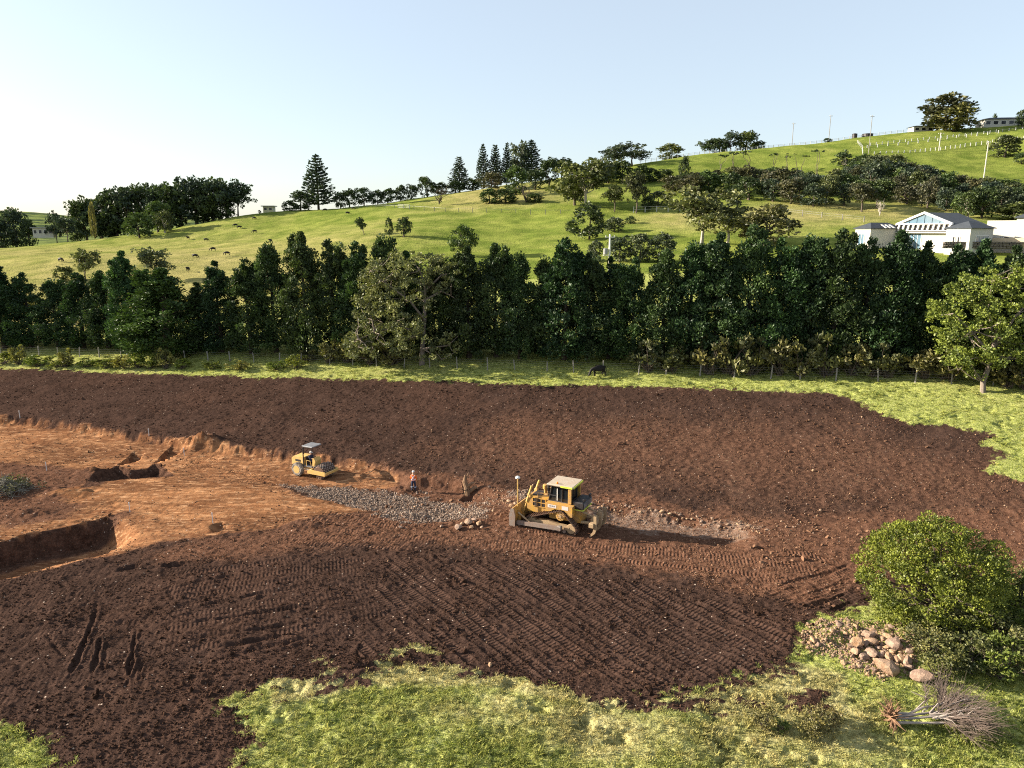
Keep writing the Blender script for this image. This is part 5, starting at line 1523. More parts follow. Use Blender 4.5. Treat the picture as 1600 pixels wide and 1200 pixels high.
def cow_mesh(graze, seed):
    q = random.Random(seed)
    hz_, hx_ = (.38, 1.25) if graze else (1.25, 1.25)
    J = [(0, 0, .98, (.34, .40)), (-.70, 0, 1.03, (.31, .34)), (.55, 0, 1.02, (.30, .37)), (.90, 0, 1.0 if graze else 1.2, (.17, .23)), (1.12, 0, .70 if graze else 1.32, .15), (hx_, 0, hz_, .14), (hx_ + (.14 if graze else .26), 0, hz_ - (.24 if graze else .12), .09),
         (-.98, 0, 1.12, .06), (-1.08, 0, .85, .03), (-1.08, 0, .45, .035)]
    E = [(0, 1), (0, 2), (2, 3), (3, 4), (4, 5), (5, 6), (1, 7), (7, 8), (8, 9)]
    for s in (-1, 1):
        b = len(J); st = q.uniform(-.12, .12)
        J += [(.55, s * .20, .78, .14), (.56 + st, s * .20, .44, .07), (.54 + st, s * .20, .04, .065)]
        E += [(2, b), (b, b + 1), (b + 1, b + 2)]
        b = len(J); st = q.uniform(-.14, .14)
        J += [(-.62, s * .21, .70, .15), (-.80 + st, s * .20, .42, .075), (-.74 + st, s * .20, .04, .065)]
        E += [(1, b), (b, b + 1), (b + 1, b + 2)]
        b = len(J); J += [(hx_ - .1, s * .2, hz_ + .16, .035)]; E += [(5, b)]
    me = skin_mesh("cow", J, E, 1); me.materials.append(M_COW)
    return me
COWS = [cow_mesh(True, 1), cow_mesh(True, 2), cow_mesh(False, 3)]
def cow(px, py, rz, v, label, group="cows grazing the hill pasture", zf=base_z, s=.72):
    o = part("cow", COWS[v]); o.location = Vector(hit(px, py, zf)); o.rotation_euler = (0, 0, rz); o.scale = (s,) * 3
    return tag(o, label, "cow", group)
cow(935, 588, R(205), 0, "black cow grazing on the verge between the hedge and the ploughed earth", None, full_z, .95)
cow(1412, 586, R(180), 0, "black cow standing half hidden among shrubs at the foot of the right hedge", None, full_z, 1.1)
for px, py, rz, v, lab in [(368, 354, 10, 0, "left cow of a touching pair high on the left pasture"), (374, 357, 200, 1, "right cow of a touching pair high on the left pasture"), (397, 343, 170, 0, "black cow near the skyline edge left of the lone norfolk pine"), (398, 364, 20, 1, "black cow below the skyline on the left pasture"),
    (294, 374, 80, 2, "black cow seen end on below the ridge grove"), (322, 377, 185, 0, "black cow right of the end on one below the ridge grove"), (333, 392, 10, 1, "black cow in the middle of the left pasture"), (305, 403, 175, 0, "largest lower black cow on the left pasture, side on"),
    (355, 399, 5, 1, "black cow right of the largest lower one on the left pasture"), (95, 409, 160, 1, "lone black cow at the far left of the pasture"), (294, 424, 90, 2, "black cow just above the left hedge tops"), (543, 335, 185, 0, "black cow right of the lone norfolk pine's foot"),
    (423, 379, 75, 2, "black cow just above the hedge below the lone norfolk pine"), (508, 330, 10, 0, "black cow in the shade at the lone norfolk pine's foot"), (552, 328, 180, 1, "black cow near the skyline bushes right of the lone norfolk pine")]:
    cow(px, py, R(rz + 180), v, lab)

# ------------------------------------------------------------------ people
M_SKIN = simple_mat("skin", (.45, .27, .19), .6); M_NAVY = simple_mat("navy work cloth", (.028, .036, .07), .85, 0, .2, .2); M_ORNG = simple_mat("orange safety cloth", (.75, .16, .03), .8, 0, .2, .1)
M_REFL = simple_mat("reflective tape", (.62, .68, .80), .4, 0, .5, .05); M_BOOT = simple_mat("boots", (.05, .035, .025), .8); M_CAPM = simple_mat("pale cap", (.62, .60, .58), .8)
def person(name_label, loc, rz, seated=False, top=M_ORNG, vest=True):
    t = thing("person", name_label, "person", loc, rz)
    if not seated:
        J = [(0, 0, .95, (.16, .12)), (0, .0, 1.18, (.15, .11)), (0, 0, 1.40, (.17, .11)), (0, .01, 1.50, .06), (0, .02, 1.60, .085), (0, .03, 1.70, .10)]
        E = [(0, 1), (1, 2), (2, 3), (3, 4), (4, 5)]
        for s in (-1, 1):
            b = len(J); J += [(s * .19, 0, 1.40, .075), (s * .26, .02, 1.14, .055), (s * .19, .17, 1.02, .045), (s * .13, .24, 1.03, .04)]; E += [(2, b), (b, b + 1), (b + 1, b + 2), (b + 2, b + 3)]
            b = len(J); J += [(s * .10, 0, .86, .105), (s * .13, .02 * s, .48, .075), (s * .15, -.02, .09, .055), (s * .16, .12, .045, .05)]; E += [(0, b), (b, b + 1), (b + 1, b + 2), (b + 2, b + 3)]
        hip_z, nk, bt = .95, 1.48, .12
    else:
        J = [(0, 0, .10, (.16, .13)), (0, .0, .33, (.15, .11)), (0, .02, .55, (.17, .11)), (0, .03, .66, .06), (0, .05, .75, .085), (0, .07, .85, .10)]
        E = [(0, 1), (1, 2), (2, 3), (3, 4), (4, 5)]
        for s in (-1, 1):
            b = len(J); J += [(s * .19, .02, .54, .075), (s * .25, .12, .32, .055), (s * .17, .36, .36, .045), (s * .15, .44, .38, .04)]; E += [(2, b), (b, b + 1), (b + 1, b + 2), (b + 2, b + 3)]
            b = len(J); J += [(s * .10, .05, .10, .105), (s * .13, .42, .12, .08), (s * .14, .46, -.28, .055), (s * .14, .58, -.33, .05)]; E += [(0, b), (b, b + 1), (b + 1, b + 2), (b + 2, b + 3)]
        hip_z, nk, bt = .10, .64, -.24
    me = skin_mesh("body", J, E, 2)
    for m in (M_SKIN, M_NAVY, top, M_BOOT): me.materials.append(m)
    for p in me.polygons:
        c = p.center
        if c.z > nk or (c.y > (.15 if not seated else .30) and abs(c.x) > .08 and hip_z + .05 < c.z < nk - .1): p.material_index = 0
        elif c.z > hip_z + .04: p.material_index = 2
        elif c.z < bt: p.material_index = 3
        else: p.material_index = 1
    part("body", me, t)
    z0 = nk - 1.48 if True else 0
    hy = .03 if not seated else .07
    hd = 1.70 + z0 if not seated else .85
    c = MB().lathe([(.118, 0), (.116, .05), (.09, .10), (.03, .125)], 14, Matrix.Translation((0, hy, hd + .02))); c.prism([(-.09, hy + .08), (.09, hy + .08), (.06, hy + .21), (-.06, hy + .21)], hd + .02, hd + .04, 'z')
    c.build("hat", M_CAPM, t, True)
    if vest:
        b = MB()
        for s in (-1, 1):
            b.tube([(s * .15, -.10, nk - .03), (0, -.128, nk - .22), (-s * .15, -.11, nk - .42)], .022, 6)
            b.tube([(s * .13, .11, nk - .04), (s * .12, .12, nk - .42)], .02, 6)
        b.tube([(.175 * math.cos(a), .128 * math.sin(a), nk - .43) for a in np.linspace(0, 6.283, 15)], .026, 6)
        b.build("reflective_straps", M_REFL, t)
        if not seated:
            for s in (-1, 1):
                MB().tube([(s * .135 + .088 * math.cos(a), .01 + .088 * math.sin(a), .40) for a in np.linspace(0, 6.283, 11)], .02, 6).build("leg_band", M_REFL, t)
    return t
wp = ground_at(646.5, 768)
person("worker in an orange vest with crossed reflective straps and navy trousers, standing on the gravel", wp + Vector((0, 0, .02)), R(-8))

# ------------------------------------------------------------------ bulldozer
dz_p = ground_at(872, 820)
DZ = thing("bulldozer", "yellow tracked bulldozer with a black glazed cab, rear ripper and a lowered front blade", "bulldozer", dz_p + Vector((0, 0, -.03)), R(180 - 27))
DZ.scale = (1.05,) * 3
def hull(P):
    P = sorted(map(tuple, P)); lo = []; up = []
    for p in P:
        while len(lo) >= 2 and (lo[-1][0] - lo[-2][0]) * (p[1] - lo[-2][1]) - (lo[-1][1] - lo[-2][1]) * (p[0] - lo[-2][0]) <= 0: lo.pop()
        lo.append(p)
    for p in reversed(P):
        while len(up) >= 2 and (up[-1][0] - up[-2][0]) * (p[1] - up[-2][1]) - (up[-1][1] - up[-2][1]) * (p[0] - up[-2][0]) <= 0: up.pop()
        up.append(p)
    return np.array(lo[:-1] + up[:-1])
circ = [(1.50, .42, .37), (-1.42, .42, .37), (-.66, 1.24, .36)]
hp_ = hull([(cx + r * math.cos(a), cz_ + r * math.sin(a)) for cx, cz_, r in circ for a in np.linspace(0, 6.283, 60)[:-1]])
cl = np.vstack([hp_, hp_[:1]]); cum = np.r_[0, np.cumsum(np.hypot(*(cl[1:] - cl[:-1]).T))]
NSH = 42
sx_ = np.linspace(0, cum[-1], NSH + 1)[:-1]
bx_ = np.interp(sx_, cum, cl[:, 0]); bz_ = np.interp(sx_, cum, cl[:, 1])
for s in (-1, 1):
    yc = s * 1.02
    b = MB()
    for i in range(NSH):
        j = (i + 1) % NSH; k = (i - 1) % NSH
        d = Vector((bx_[j] - bx_[k], 0, bz_[j] - bz_[k])).normalized(); n = Vector((d.z, 0, -d.x))
        M = Matrix((d, Vector((0, 1, 0)), -n)).transposed()
        p = Vector((bx_[i], yc, bz_[i]))
        b.box(p + n * .025, (.185, .58, .05), M); b.box(p + n * .075 - d * .06, (.035, .58, .07), M)
        b.box(p - n * .04, (.15, .16, .09), M)
    tr_ = b.build("track", M_TRACK, DZ)
    def disc(nm, x, z, r, w, mat, holes=0, parent=DZ):
        Mx = Matrix.Translation((x, yc - s * 0 , z)) @ Matrix.Rotation(R(90), 4, 'X')
        q = MB().lathe([(r * .96, -w / 2), (r, -w / 2 + .03), (r, w / 2 - .03), (r * .96, w / 2)], 26, Mx)
        return q.build(nm, mat, parent, True)
    spr = disc("sprocket", -.66, 1.24, .335, .40, M_YEL)
    q = MB()
    for a in np.linspace(0, 6.283, 9)[:-1]:
        q.lathe([(.035, 0), (.035, .04)], 8, Matrix.Translation((-.66 + .22 * math.cos(a), yc + s * .20, 1.24 + .22 * math.sin(a))) @ Matrix.Rotation(-s * R(90), 4, 'X'))
    q.lathe([(.13, 0), (.11, .06)], 14, Matrix.Translation((-.66, yc + s * .2, 1.24)) @ Matrix.Rotation(-s * R(90), 4, 'X'))
    q.build("hub_bolts", M_TAN, spr)
    disc("idler", 1.50, .42, .33, .30, M_TAN); disc("idler", -1.42, .42, .33, .30, M_TAN)
    for x in np.linspace(-.95, 1.0, 6): disc("track_roller", x, .20, .13, .36, M_STEEL)
    MB().prism([(-1.3, .30), (1.3, .30), (1.42, .50), (1.0, .66), (.2, .72), (-.5, .60), (-1.3, .54)], yc - .17, yc + .17).build("track_frame", M_TAN, DZ)
    # push arm, brace, tilt link
    b = MB(); y2 = s * 1.50
    b.prism([(-.62, .36), (1.2, .26), (2.45, .20), (2.45, .46), (1.2, .54), (-.62, .62)], y2 - .09, y2 + .09)
    b.box((-.72, s * 1.44, .48), (.3, .3, .34), None, .05)
    b.build("push_arm", M_STEEL, DZ)
    MB().tube([(1.5, s * 1.46, .5), (1.95, s * 1.42, .75), (2.42, s * 1.38, 1.02)], [.06, .06, .05], 8).build("tilt_brace", M_TAN, DZ)
    # lift cylinder
    lc = MB().tube([(2.40, s * .52, .85), (2.08, s * .56, 1.75)], .045, 8); lc.tube([(2.16, s * .56, 1.55), (1.74, s * .62, 2.82)], .078, 10); lc.box((1.95, s * .55, 2.05), (.24, .2, .3), None, .04)
    lc.build("lift_cylinder", M_YEL2, DZ, True)
    # side deck with decals
    sp = MB().prism([(.42, 1.42), (.42, 2.02), (-1.52, 2.02), (-1.52, 1.30), (-1.28, 1.30), (-.95, 1.68), (-.25, 1.68), (.1, 1.46)], s * .72 - .0, s * 1.22)
    sp = sp.build("fender", M_YEL, DZ)
    dc = MB(); dc.box((-.05, s * 1.223, 1.85), (.62, .012, .22)); dc.build("decal", M_DECAL, sp)
    dc = MB(); dc.box((-1.0, s * 1.223, 1.86), (.46, .012, .26)); dc.build("decal", M_DECAL, sp)
    for x in (-.2, -.06, .1):
        MB().box((x, s * 1.231, 1.86), (.08, .01, .10)).build("decal_mark", M_STEEL, sp)
    # hood side grille
    gr = MB().box((1.18, s * .605, 1.68), (.98, .03, .58)).build("side_grille", M_BLACK, DZ)
    b = MB()
    for x in (.70, 1.02, 1.34, 1.66): b.box((x, s * .63, 1.68), (.045, .03, .62))
    for z in (1.38, 1.68, 1.98): b.box((1.18, s * .632, z), (1.02, .034, .05))
    b.build("grille_bars", M_YEL, gr)
    # cab post
    MB().box((-1.18, s * .80, 2.62), (.24, .16, 1.16), None, .03).build("roof_post", M_YEL, DZ)
    # hand rail
    MB().tube([(.5, s * .55, 2.12), (.5, s * .6, 2.42), (1.3, s * .6, 2.38), (1.3, s * .55, 2.06)], .022, 6).build("handrail", M_YEL, DZ)
hd_ = MB().prism([(.40, .95), (2.02, .92), (2.12, 1.15), (2.12, 1.9), (2.0, 2.06), (.40, 2.16)], -.59, .59).build("hood", M_YEL, DZ)
MB().box((2.135, 0, 1.5), (.03, .9, .9)).build("radiator_grille", M_BLACK, hd_)
MB().prism([(-1.9, .75), (.4, .7), (.4, 1.9), (-1.9, 1.75)], -.60, .60).build("rear_case", M_YEL, DZ)
# cab
b = MB()
prof = [(.42, 2.0), (.20, 3.12), (-1.08, 3.12), (-1.08, 2.0)]
b.prism(prof, -.66, .66); cab = b.build("cab_glass", M_GLASS, DZ)
b = MB()
for s in (-1, 1):
    y = s * .67
    for a_, c_ in (((.43, 2.0), (.21, 3.12)), ((-.12, 2.0), (-.16, 3.12)), ((-.55, 2.0), (-.55, 3.12)), ((-1.09, 2.0), (-1.09, 3.12)), ((.43, 2.03), (-1.09, 2.03)), ((.21, 3.1), (-1.09, 3.1)), ((.33, 2.42), (-.12, 2.42))):
        b.tube([(a_[0], y, a_[1]), (c_[0], y, c_[1])], .042, 6)
for x, z in ((.43, 2.03), (.21, 3.1), (-1.09, 2.03), (-1.09, 3.1)): b.tube([(x, -.67, z), (x, .67, z)], .042, 6)
b.tube([(-1.10, 0, 2.0), (-1.10, 0, 3.12)], .03, 6)
b.build("cab_frame", M_BLACK, cab)
MB().box((-.2, .69, 2.55), (.05, .03, .9)).build("door_frame", M_WHITE, cab)
rf = MB().box((-.47, 0, 3.22), (1.95, 1.84, .16), None, .06).build("roof", simple_mat("dusty cream roof", (.46, .39, .31), .85, 0, .15, .2, (.26, .18, .12), .6), DZ)
MB().box((-1.455, 0, 3.22), (.02, 1.7, .13)).build("reflective_stripe", M_LIME, rf)
MB().box((-.95, .928, 3.22), (.85, .016, .12)).build("reflective_stripe", M_LIME, rf)
MB().lathe([(.07, 0), (.07, .1), (.04, .14)], 10, Matrix.Translation((-.2, .7, 3.30))).build("beacon", simple_mat("orange beacon", (.8, .2, .02), .3), rf)
for s in (-1, 1):
    MB().box((.5, s * .6, 3.16), (.12, .2, .14), None, .03).build("work_light", M_BLACK, rf)
tk = MB().box((-1.75, 0, 2.02), (.8, 1.62, .52), None, .07).build("rear_tank", M_BLACK, DZ)
for i in range(7): MB().box((-2.16, -.66 + i * .22, 2.03), (.03, .1, .36)).build("guard_slat", M_GREYM, tk)
MB().box((-2.13, 0, 1.735), (.06, 1.6, .06)).build("reflective_stripe", M_LIME, tk)
MB().box((-1.75, .822, 1.735), (.78, .02, .06)).build("reflective_stripe", M_LIME, tk)
for s in (-1, 1): MB().box((-2.1, s * .55, 2.42), (.14, .24, .18), None, .03).build("work_light", M_BLACK, tk)
# exhaust, precleaner
MB().tube([(.62, .28, 2.08), (.62, .28, 2.95), (.58, .28, 3.08), (.5, .28, 3.16)], [.085, .085, .075, .07], 12).build("exhaust_stack", M_BLACK, DZ, True)
MB().lathe([(.10, 0), (.10, .34), (.19, .36), (.19, .62), (.12, .68)], 16, Matrix.Translation((1.05, -.15, 2.1))).build("air_cleaner", M_YEL, DZ, True)
MB().box((1.45, 0, 2.12), (.7, .9, .08), None, .03).build("hood_cover", M_BLACK, DZ)
# blade
b = MB()
front = [(2.84, .02), (2.66, .30), (2.60, .66), (2.66, 1.02), (2.80, 1.32)]; back = [(2.72, 1.34), (2.57, 1.02), (2.50, .66), (2.56, .28), (2.72, .0)]
b.prism(front + back, -1.72, 1.72); bl = b.build("blade", M_YEL, DZ)
for s in (-1, 1):
    MB().prism([(2.46, .0), (2.92, .0), (2.92, .9), (2.78, 1.36), (2.56, 1.36), (2.46, .9)], s * 1.73, s * 1.79).build("blade_end_plate", M_STEEL, bl)
MB().box((2.84, 0, .06), (.06, 3.5, .16)).build("cutting_edge", M_STEEL, bl)
for y in (-.55, .55, 1.15, -1.15): MB().prism([(2.3, .3), (2.5, .25), (2.5, 1.1), (2.42, 1.1)], y - .04, y + .04).build("blade_rib", M_YEL, bl)
gm = MB().tube([(2.62, 1.05, 1.3), (2.62, 1.05, 3.32)], .045, 8).build("antenna_mast", M_YEL2, DZ, True)
MB().lathe([(.07, 0), (.16, .03), (.17, .10), (.10, .17), (.03, .19)], 14, Matrix.Translation((2.62, 1.05, 3.32))).build("antenna", M_WHITE, gm, True)
# ripper
rp_ = MB()
for s in (-1, 1):
    rp_.tube([(-1.85, s * .48, .78), (-2.75, s * .50, .86)], .10, 8)
    rp_.tube([(-1.85, s * .40, 1.5), (-2.30, s * .42, 1.42)], .085, 8); rp_.tube([(-2.25, s * .42, 1.42), (-2.8, s * .45, 1.3)], .05, 8)
    rp_.prism([(-2.6, .7), (-3.0, .7), (-3.02, 1.45), (-2.78, 1.5), (-2.6, 1.1)], s * .5 - .06, s * .5 + .06)
rp_.box((-2.85, 0, .92), (.34, 2.3, .34), None, .05)
rip = rp_.build("ripper_frame", M_TAN, DZ)
for y in (-.95, 0, .95):
    MB().prism([(-2.95, 1.55), (-3.14, 1.55), (-3.18, .75), (-3.08, .38), (-2.78, .10), (-2.70, .16), (-2.92, .48), (-2.98, .8)], y - .05, y + .05).build("ripper_shank", M_TAN, rip)

# ------------------------------------------------------------------ pad foot roller
rl_p = ground_at(488, 741)
RL = thing("roller", "small yellow pad foot roller with a black canopy frame and a driver", "roller", rl_p + Vector((0, 0, .0)), R(-26))
RL.scale = (.98,) * 3
for s in (-1, 1):
    Mx = Matrix.Translation((-1.0, s * .74, .60)) @ Matrix.Rotation(R(90), 4, 'X')
    w = MB().lathe([(.36, -.2), (.52, -.2), (.60, -.13), (.61, 0), (.60, .13), (.52, .2), (.36, .2)], 28, Mx)
    for a in np.linspace(0, 6.283, 23)[:-1]:
        for sd in (-1, 1): w.box((-1.0 + .605 * math.cos(a), s * .74 + sd * .09, .60 + .605 * math.sin(a)), (.07, .16, .05), Matrix.Rotation(-a + R(90), 3, 'Y'))
    wh = w.build("wheel", M_TYRE, RL)
    r_ = MB().lathe([(.36, -.21), (.38, -.16), (.20, -.10), (.19, .10), (.38, .16), (.36, .21)], 20, Mx); r_.lathe([(.14, -.19), (.10, -.23)], 12, Mx) if False else None
    r_.lathe([(.15, 0), (.12, .1)], 12, Matrix.Translation((-1.0, s * .84, .60)) @ Matrix.Rotation(-s * R(90), 4, 'X'))
    r_.build("rim", M_YEL2, wh, True)
    MB().prism([(.25, .42), (2.25, .40), (2.32, .55), (2.25, .74), (.6, .78), (.25, .66)], s * .86 - .06, s * .86 + .06).build("frame_beam", M_YEL2, RL)
    MB().tube([(-.42, s * .58, .9), (-.42, s * .58, 2.62), (-.34, s * .58, 2.76), (.45, s * .58, 2.78)], .055, 8).build("canopy_post", M_BLACK if s > 0 else M_BLACK, RL, True)
    MB().tube([(-.05, s * .62, 1.0), (.0, s * .64, 1.55), (.42, s * .62, 1.5), (.5, s * .6, 1.0)], .03, 6).build("handrail", M_YEL2, RL)
hb = MB().prism([(-1.85, .92), (-.48, .88), (-.48, 1.72), (-1.62, 1.70), (-1.85, 1.5)], -.56, .56).build("engine_hood", M_YEL2, RL)
for s in (-1, 1): MB().box((-1.1, s * .565, 1.36), (.62, .014, .2)).build("vent", M_BLACK, hb)
MB().tube([(-1.15, .3, 1.7), (-1.15, .3, 2.25), (-1.22, .3, 2.35)], .045, 8).build("exhaust", M_BLACK, RL)
MB().box((-.55, 0, .78), (2.0, .9, .3), None, .05).build("chassis", M_YEL2, RL)
MB().box((.02, 0, .93), (1.0, 1.2, .1)).build("platform", M_GREYM, RL)
MB().prism([(.42, .9), (.72, .85), (.80, 1.5), (.62, 1.75), (.5, 1.7)], -.4, .4).build("console", M_YEL2, RL)
MB().prism([(-.38, .98), (.05, .98), (.05, 1.22), (-.22, 1.26), (-.34, 1.7), (-.42, 1.7)], -.24, .24).build("seat", M_BLACK, RL)
MB().tube([(.38 + .05 * math.cos(a), .17 * math.sin(a), 1.72 + .17 * math.cos(a) * .5) for a in np.linspace(0, 6.283, 15)], .018, 6).build("steering_wheel", M_BLACK, RL)
MB().box((.12, 0, 2.82), (1.22, 1.28, .09), None, .03).build("canopy_roof", M_GREYM, RL)
Mx = Matrix.Translation((1.5, 0, .62)) @ Matrix.Rotation(R(90), 4, 'X')
b = MB().lathe([(.52, -.76), (.54, -.74), (.54, .74), (.52, .76)], 30, Mx)
dr = b.build("drum", M_TRACK, RL)
b = MB()
for k in range(9):
    y = -.66 + k * .165
    for a in np.linspace(0, 6.283, 15)[:-1] + (k % 2) * .22:
        b.box((1.5 + .585 * math.cos(a), y, .62 + .585 * math.sin(a)), (.12, .11, .10), Matrix.Rotation(-a + R(90), 3, 'Y'))
b.build("drum_pads", M_STEEL, dr)
MB().box((2.28, 0, .57), (.13, 1.84, .26), None, .03).build("front_beam", M_YEL2, RL)
MB().box((.55, 0, .62), (.24, 1.66, .36), None, .04).build("rear_yoke", M_YEL2, RL)
MB().box((.88, 0, 1.02), (.10, 1.5, .12)).build("scraper_bar", M_STEEL, RL)
Mr = Matrix.Translation(RL.location) @ Matrix.Rotation(RL.rotation_euler.z, 4, 'Z') @ Matrix.Scale(.98, 4)
dp = Mr @ Vector((-.08, 0, 1.22))
person("driver in dark clothes and a pale cap sitting on the roller", dp, RL.rotation_euler.z - R(90), True, M_NAVY, False)

# ------------------------------------------------------------------ ground cover scattered on the ground sheet
rgs = np.random.default_rng(99)
def sample_ground(n, weight):
    """random points of the ground sheet, chosen by a weight per sheet vertex"""
    w = weight.ravel().copy(); w = np.maximum(w, 0)
    th_g = np.degrees(np.arctan2(GX, GY)).ravel(); w[np.abs(th_g) > 42] = 0
    cdf = np.cumsum(w); cdf /= cdf[-1]
    idx = np.searchsorted(cdf, rgs.random(n)); idx = np.minimum(idx, NR * NC - 1)
    r_, c_ = idx // NC, idx % NC
    r2 = np.minimum(r_ + 1, NR - 1); c2 = np.minimum(c_ + 1, NC - 1)
    a, b = rgs.random(n), rgs.random(n)
    f = lambda A: A[r_, c_] * (1 - a) * (1 - b) + A[r_, c2] * (1 - a) * b + A[r2, c_] * a * (1 - b) + A[r2, c2] * a * b
    return np.stack([f(GX), f(GY), f(GZ)], -1), r_, c_
def scatter(name, pts, rot, scl, proto, mat, extra=None):
    me = bpy.data.meshes.new(name)
    me.vertices.add(len(pts)); me.vertices.foreach_set("co", pts.astype(np.float32).ravel()); me.update()
    a = me.attributes.new("rot", 'FLOAT_VECTOR', 'POINT'); a.data.foreach_set("vector", rot.astype(np.float32).ravel())
    a = me.attributes.new("scl", 'FLOAT_VECTOR', 'POINT'); a.data.foreach_set("vector", scl.astype(np.float32).ravel())
    for k, v in (extra or {}).items(): vattr(me, k, v)
    o = bpy.data.objects.new(name, me); COL.objects.link(o); me.materials.append(mat)
    ng = bpy.data.node_groups.new(name, 'GeometryNodeTree')
    ng.interface.new_socket("Geometry", in_out='INPUT', socket_type='NodeSocketGeometry'); ng.interface.new_socket("Geometry", in_out='OUTPUT', socket_type='NodeSocketGeometry')
    N = ng.nodes; L = ng.links
    gi = N.new("NodeGroupInput"); go = N.new("NodeGroupOutput"); iop = N.new("GeometryNodeInstanceOnPoints"); oi = N.new("GeometryNodeObjectInfo")
    oi.inputs['Object'].default_value = proto; oi.inputs['As Instance'].default_value = True
    ra = N.new("GeometryNodeInputNamedAttribute"); ra.data_type = 'FLOAT_VECTOR'; ra.inputs['Name'].default_value = "rot"
    sa = N.new("GeometryNodeInputNamedAttribute"); sa.data_type = 'FLOAT_VECTOR'; sa.inputs['Name'].default_value = "scl"
    L.new(gi.outputs[0], iop.inputs['Points']); L.new(oi.outputs['Geometry'], iop.inputs['Instance'])
    L.new(ra.outputs[0], iop.inputs['Rotation']); L.new(sa.outputs[0], iop.inputs['Scale']); L.new(iop.outputs[0], go.inputs[0])
    o.modifiers.new("scatter", 'NODES').node_group = ng
    o["kind"] = "stuff"
    return o
def proto_obj(name, me):
    return bpy.data.objects.new(name, me)          # never linked: only the scattered copies are in the scene

def clod_material(name, dark, light, clay=True):
    m, nt = new_mat(name); t = NT(nt)
    oi = t.n("ShaderNodeObjectInfo")
    br = t.attr("brownness", 'Fac', 'INSTANCER')
    pos = t.n("ShaderNodeNewGeometry").outputs['Position']
    c = t.mix(oi.outputs['Random'], dark, light)
    if clay: c = t.mix(br, c, t.mix(oi.outputs['Random'], (.085, .042, .025), (.23, .13, .08)))
    t.out(t.bsdf(c, .95, 0, t.bump(t.noise(pos, 22, 2, .6), .5, .05), 0.0))
    return m
M_CLOD = clod_material("earth clod", (.020, .0115, .008), (.075, .042, .029))
M_GRAVS = clod_material("crushed stone", (.11, .076, .057), (.34, .26, .205), False)
import bmesh
def lump(name, seed, mat, sub=1):
    return rock_mesh(name, seed, mat, sub)
q = sstep(.25, .8, zn['soil']); dclay = zn['clay']
br_g = zn['brown']
n_cl = 90000
wcl = q * (1 - .93 * dclay) * (.25 + 1.6 * np.maximum(fbm(GX * .5, GY * .5, 201, 3) + .12, 0)) * (1 - .8 * np.clip(tm, 0, 1))
P_, ri, ci = sample_ground(n_cl, wcl)
sz = rgs.gamma(1.7, .020, n_cl) + .022
sz = np.minimum(sz * (1 + .25 * sstep(45, 85, P_[:, 1])), .34)
P_[:, 2] += sz * .15
scatter("clods", P_, rgs.uniform(0, 6.28, (n_cl, 3)), sz[:, None] * rgs.uniform(.7, 1.3, (n_cl, 3)), proto_obj("clod", lump("clod", 301, M_CLOD)), M_CLOD, {"brownness": np.clip(br_g[ri, ci], 0, 1)})
n_b = 750                                                # bigger lumps turned up in clusters
wb = q * (1 - .95 * dclay) * np.maximum(fbm(GX * .28, GY * .28, 240, 3) - .06, 0) * (1 - .5 * np.clip(tm, 0, 1))
P_, ri, ci = sample_ground(n_b, wb)
sz = np.minimum(rgs.gamma(2.2, .035, n_b) + .09, .30); P_[:, 2] += sz * .12
scatter("clods", P_, rgs.uniform(0, 6.28, (n_b, 3)), sz[:, None] * rgs.uniform(.6, 1.3, (n_b, 3)), proto_obj("clod", lump("large clod", 305, M_CLOD, 2)), M_CLOD, {"brownness": np.clip(br_g[ri, ci], 0, 1)})
# crushed grey stone of the gravelled strip
n_gr = 9000
P_, ri, ci = sample_ground(n_gr, sstep(.12, 1.0, zn['gravel'] + fbm(GX * .8, GY * .8, 230, 3) * .8) * (zn['gravel'] > .05) * (GX < 2))
sz = rgs.gamma(1.6, .03, n_gr) + .035; sz = np.minimum(sz, .24); P_[:, 2] += sz * .12
scatter("gravel", P_, rgs.uniform(0, 6.28, (n_gr, 3)), sz[:, None] * rgs.uniform(.7, 1.3, (n_gr, 3)), proto_obj("gravel_stone", lump("gravel stone", 302, M_GRAVS)), M_GRAVS)
# loose rubble: banks, rock pile edge, specks over the ploughed field
pile = world_poly([(1262, 1000), (1275, 975), (1320, 970), (1400, 978), (1425, 1005), (1425, 1045), (1370, 1055), (1335, 1042), (1310, 1025), (1270, 1015)])
bank = world_poly([(700, 770), (770, 765), (830, 775), (930, 785), (1060, 800), (1200, 822), (1190, 838), (1060, 812), (930, 798), (820, 798), (700, 790)])
bank2 = world_poly([(1180, 820), (1400, 745), (1420, 760), (1300, 800), (1220, 850)])
wr = 9 * sstep(-.6, .3, sdist(GX, GY, pile)) + 1.6 * sstep(-.7, .7, sdist(GX, GY, bank) + fbm(GX, GY, 233, 3) * 2) + .25 * sstep(-1, 1, sdist(GX, GY, bank2)) + .007 * q * (1 - dclay) + .03 * zn['straw'] * q
n_r = 6000
P_, ri, ci = sample_ground(n_r, wr)
sz = np.minimum(rgs.gamma(1.7, .026, n_r) + .035, .32)
P_[:, 2] += sz * .15
scatter("rubble", P_, rgs.uniform(0, 6.28, (n_r, 3)), sz[:, None] * rgs.uniform(.65, 1.3, (n_r, 3)), proto_obj("rubble_stone", lump("rubble stone", 303, M_ROCK)), M_ROCK)

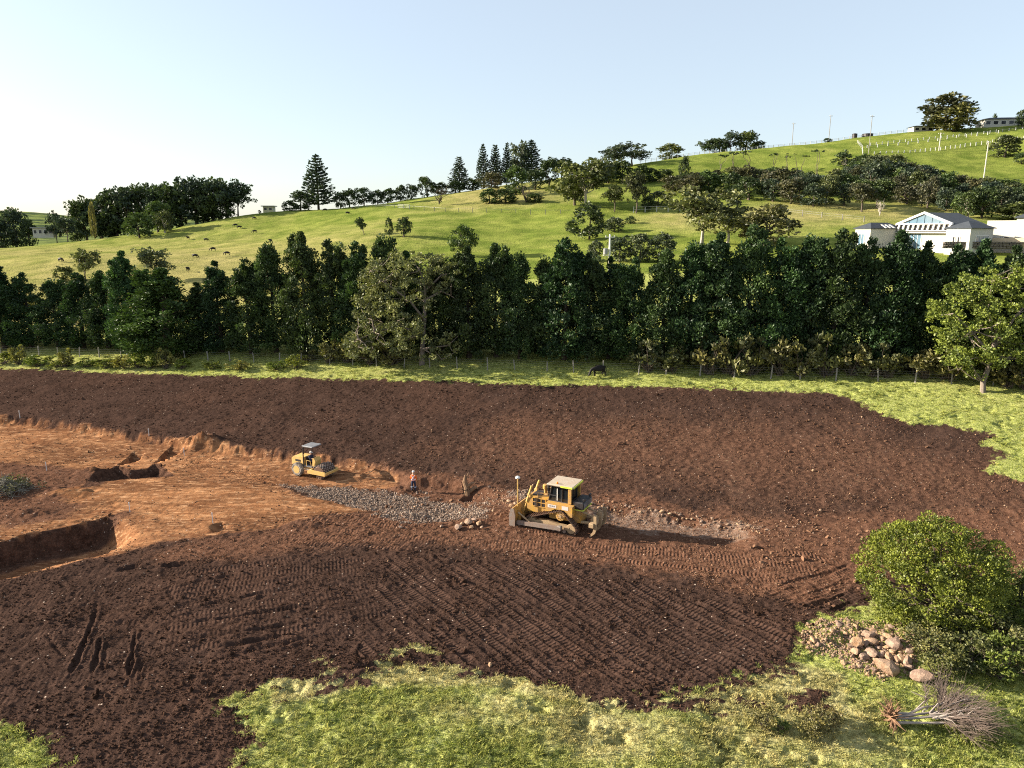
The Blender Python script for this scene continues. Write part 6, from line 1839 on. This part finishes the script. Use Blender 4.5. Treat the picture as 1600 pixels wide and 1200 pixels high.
# grass tufts
def tuft_mesh(name, seed, mat, nb=11, h=.2, w=.032, spread=.11):
    rg = np.random.default_rng(seed); vs = []; fs = []
    for i in range(nb):
        a = rg.uniform(0, 6.283); b = np.array([math.cos(a), math.sin(a), 0]) * rg.uniform(0, spread); a2 = a + rg.normal() * .6
        d = np.array([math.cos(a2), math.sin(a2), 0]); s = np.array([-d[1], d[0], 0]) * w * rg.uniform(.7, 1.4); hh = h * rg.uniform(.5, 1.15); ln = rg.uniform(.3, 1.0) * hh
        k = len(vs)
        vs += [b - s * .5, b + s * .5, b + d * ln * .45 + s * .5 + np.array([0, 0, hh * .7]), b + d * ln * .45 - s * .5 + np.array([0, 0, hh * .7]), b + d * ln + np.array([0, 0, hh * .9])]
        fs += [(k, k + 1, k + 2, k + 3), (k + 3, k + 2, k + 4)]
    me = bpy.data.meshes.new(name); me.from_pydata([tuple(v) for v in vs], [], fs); me.materials.append(mat)
    return me
def tuft_material():
    m, nt = new_mat("grass blades"); t = NT(nt)
    pos = t.n("ShaderNodeNewGeometry").outputs['Position']
    oi = t.n("ShaderNodeObjectInfo")
    g = grass_colour(t, pos, t.attr("dryness", 'Fac', 'INSTANCER'))
    g = t.mix(1.0, g, t.mix(oi.outputs['Random'], (.5, .58, .6), (1.4, 1.3, 1.15)), 'MULTIPLY')
    d = t.n("ShaderNodeBsdfDiffuse"); t.put(d.inputs[0], g); tr = t.n("ShaderNodeBsdfTranslucent"); t.put(tr.inputs[0], g)
    mx = t.n("ShaderNodeMixShader"); mx.inputs[0].default_value = .4
    nt.links.new(d.outputs[0], mx.inputs[1]); nt.links.new(tr.outputs[0], mx.inputs[2]); t.out(mx.outputs[0])
    return m
M_TUFT = tuft_material()
inv = 1 - zn['soil']
for k, (n_t, h, spread, nb) in enumerate([(80000, .075, .10, 9), (9000, .16, .13, 12)]):
    wt = sstep(.12, .8, inv) * (.35 + 1.5 * np.maximum(fbm(GX * .8, GY * .8, 210 + k, 3) + .1, 0)) * (1 - .35 * sstep(45, 80, GY)) * (GY < hedge_y(GX) + 6)
    if k == 1: wt = wt * np.maximum(fbm(GX * .35, GY * .35, 215, 2) + .05, 0) + .02 * sstep(.05, .3, inv) * (zn['soil'] > .2)
    P_, ri, ci = sample_ground(n_t, wt)
    s_ = rgs.uniform(.6, 1.3, n_t) * (1 + .5 * sstep(40, 80, P_[:, 1]))
    rot = np.stack([rgs.normal(0, .12, n_t), rgs.normal(0, .12, n_t), rgs.uniform(0, 6.28, n_t)], -1)
    P_[:, 2] -= .02
    scatter("grass", P_, rot, np.stack([s_, s_, s_ * rgs.uniform(.7, 1.2, n_t)], -1), proto_obj("grass_tuft", tuft_mesh("grass tuft", 400 + k, M_TUFT, nb, h, .026, spread)), M_TUFT, {"dryness": np.clip(zn['dry'][ri, ci], 0, 1)})
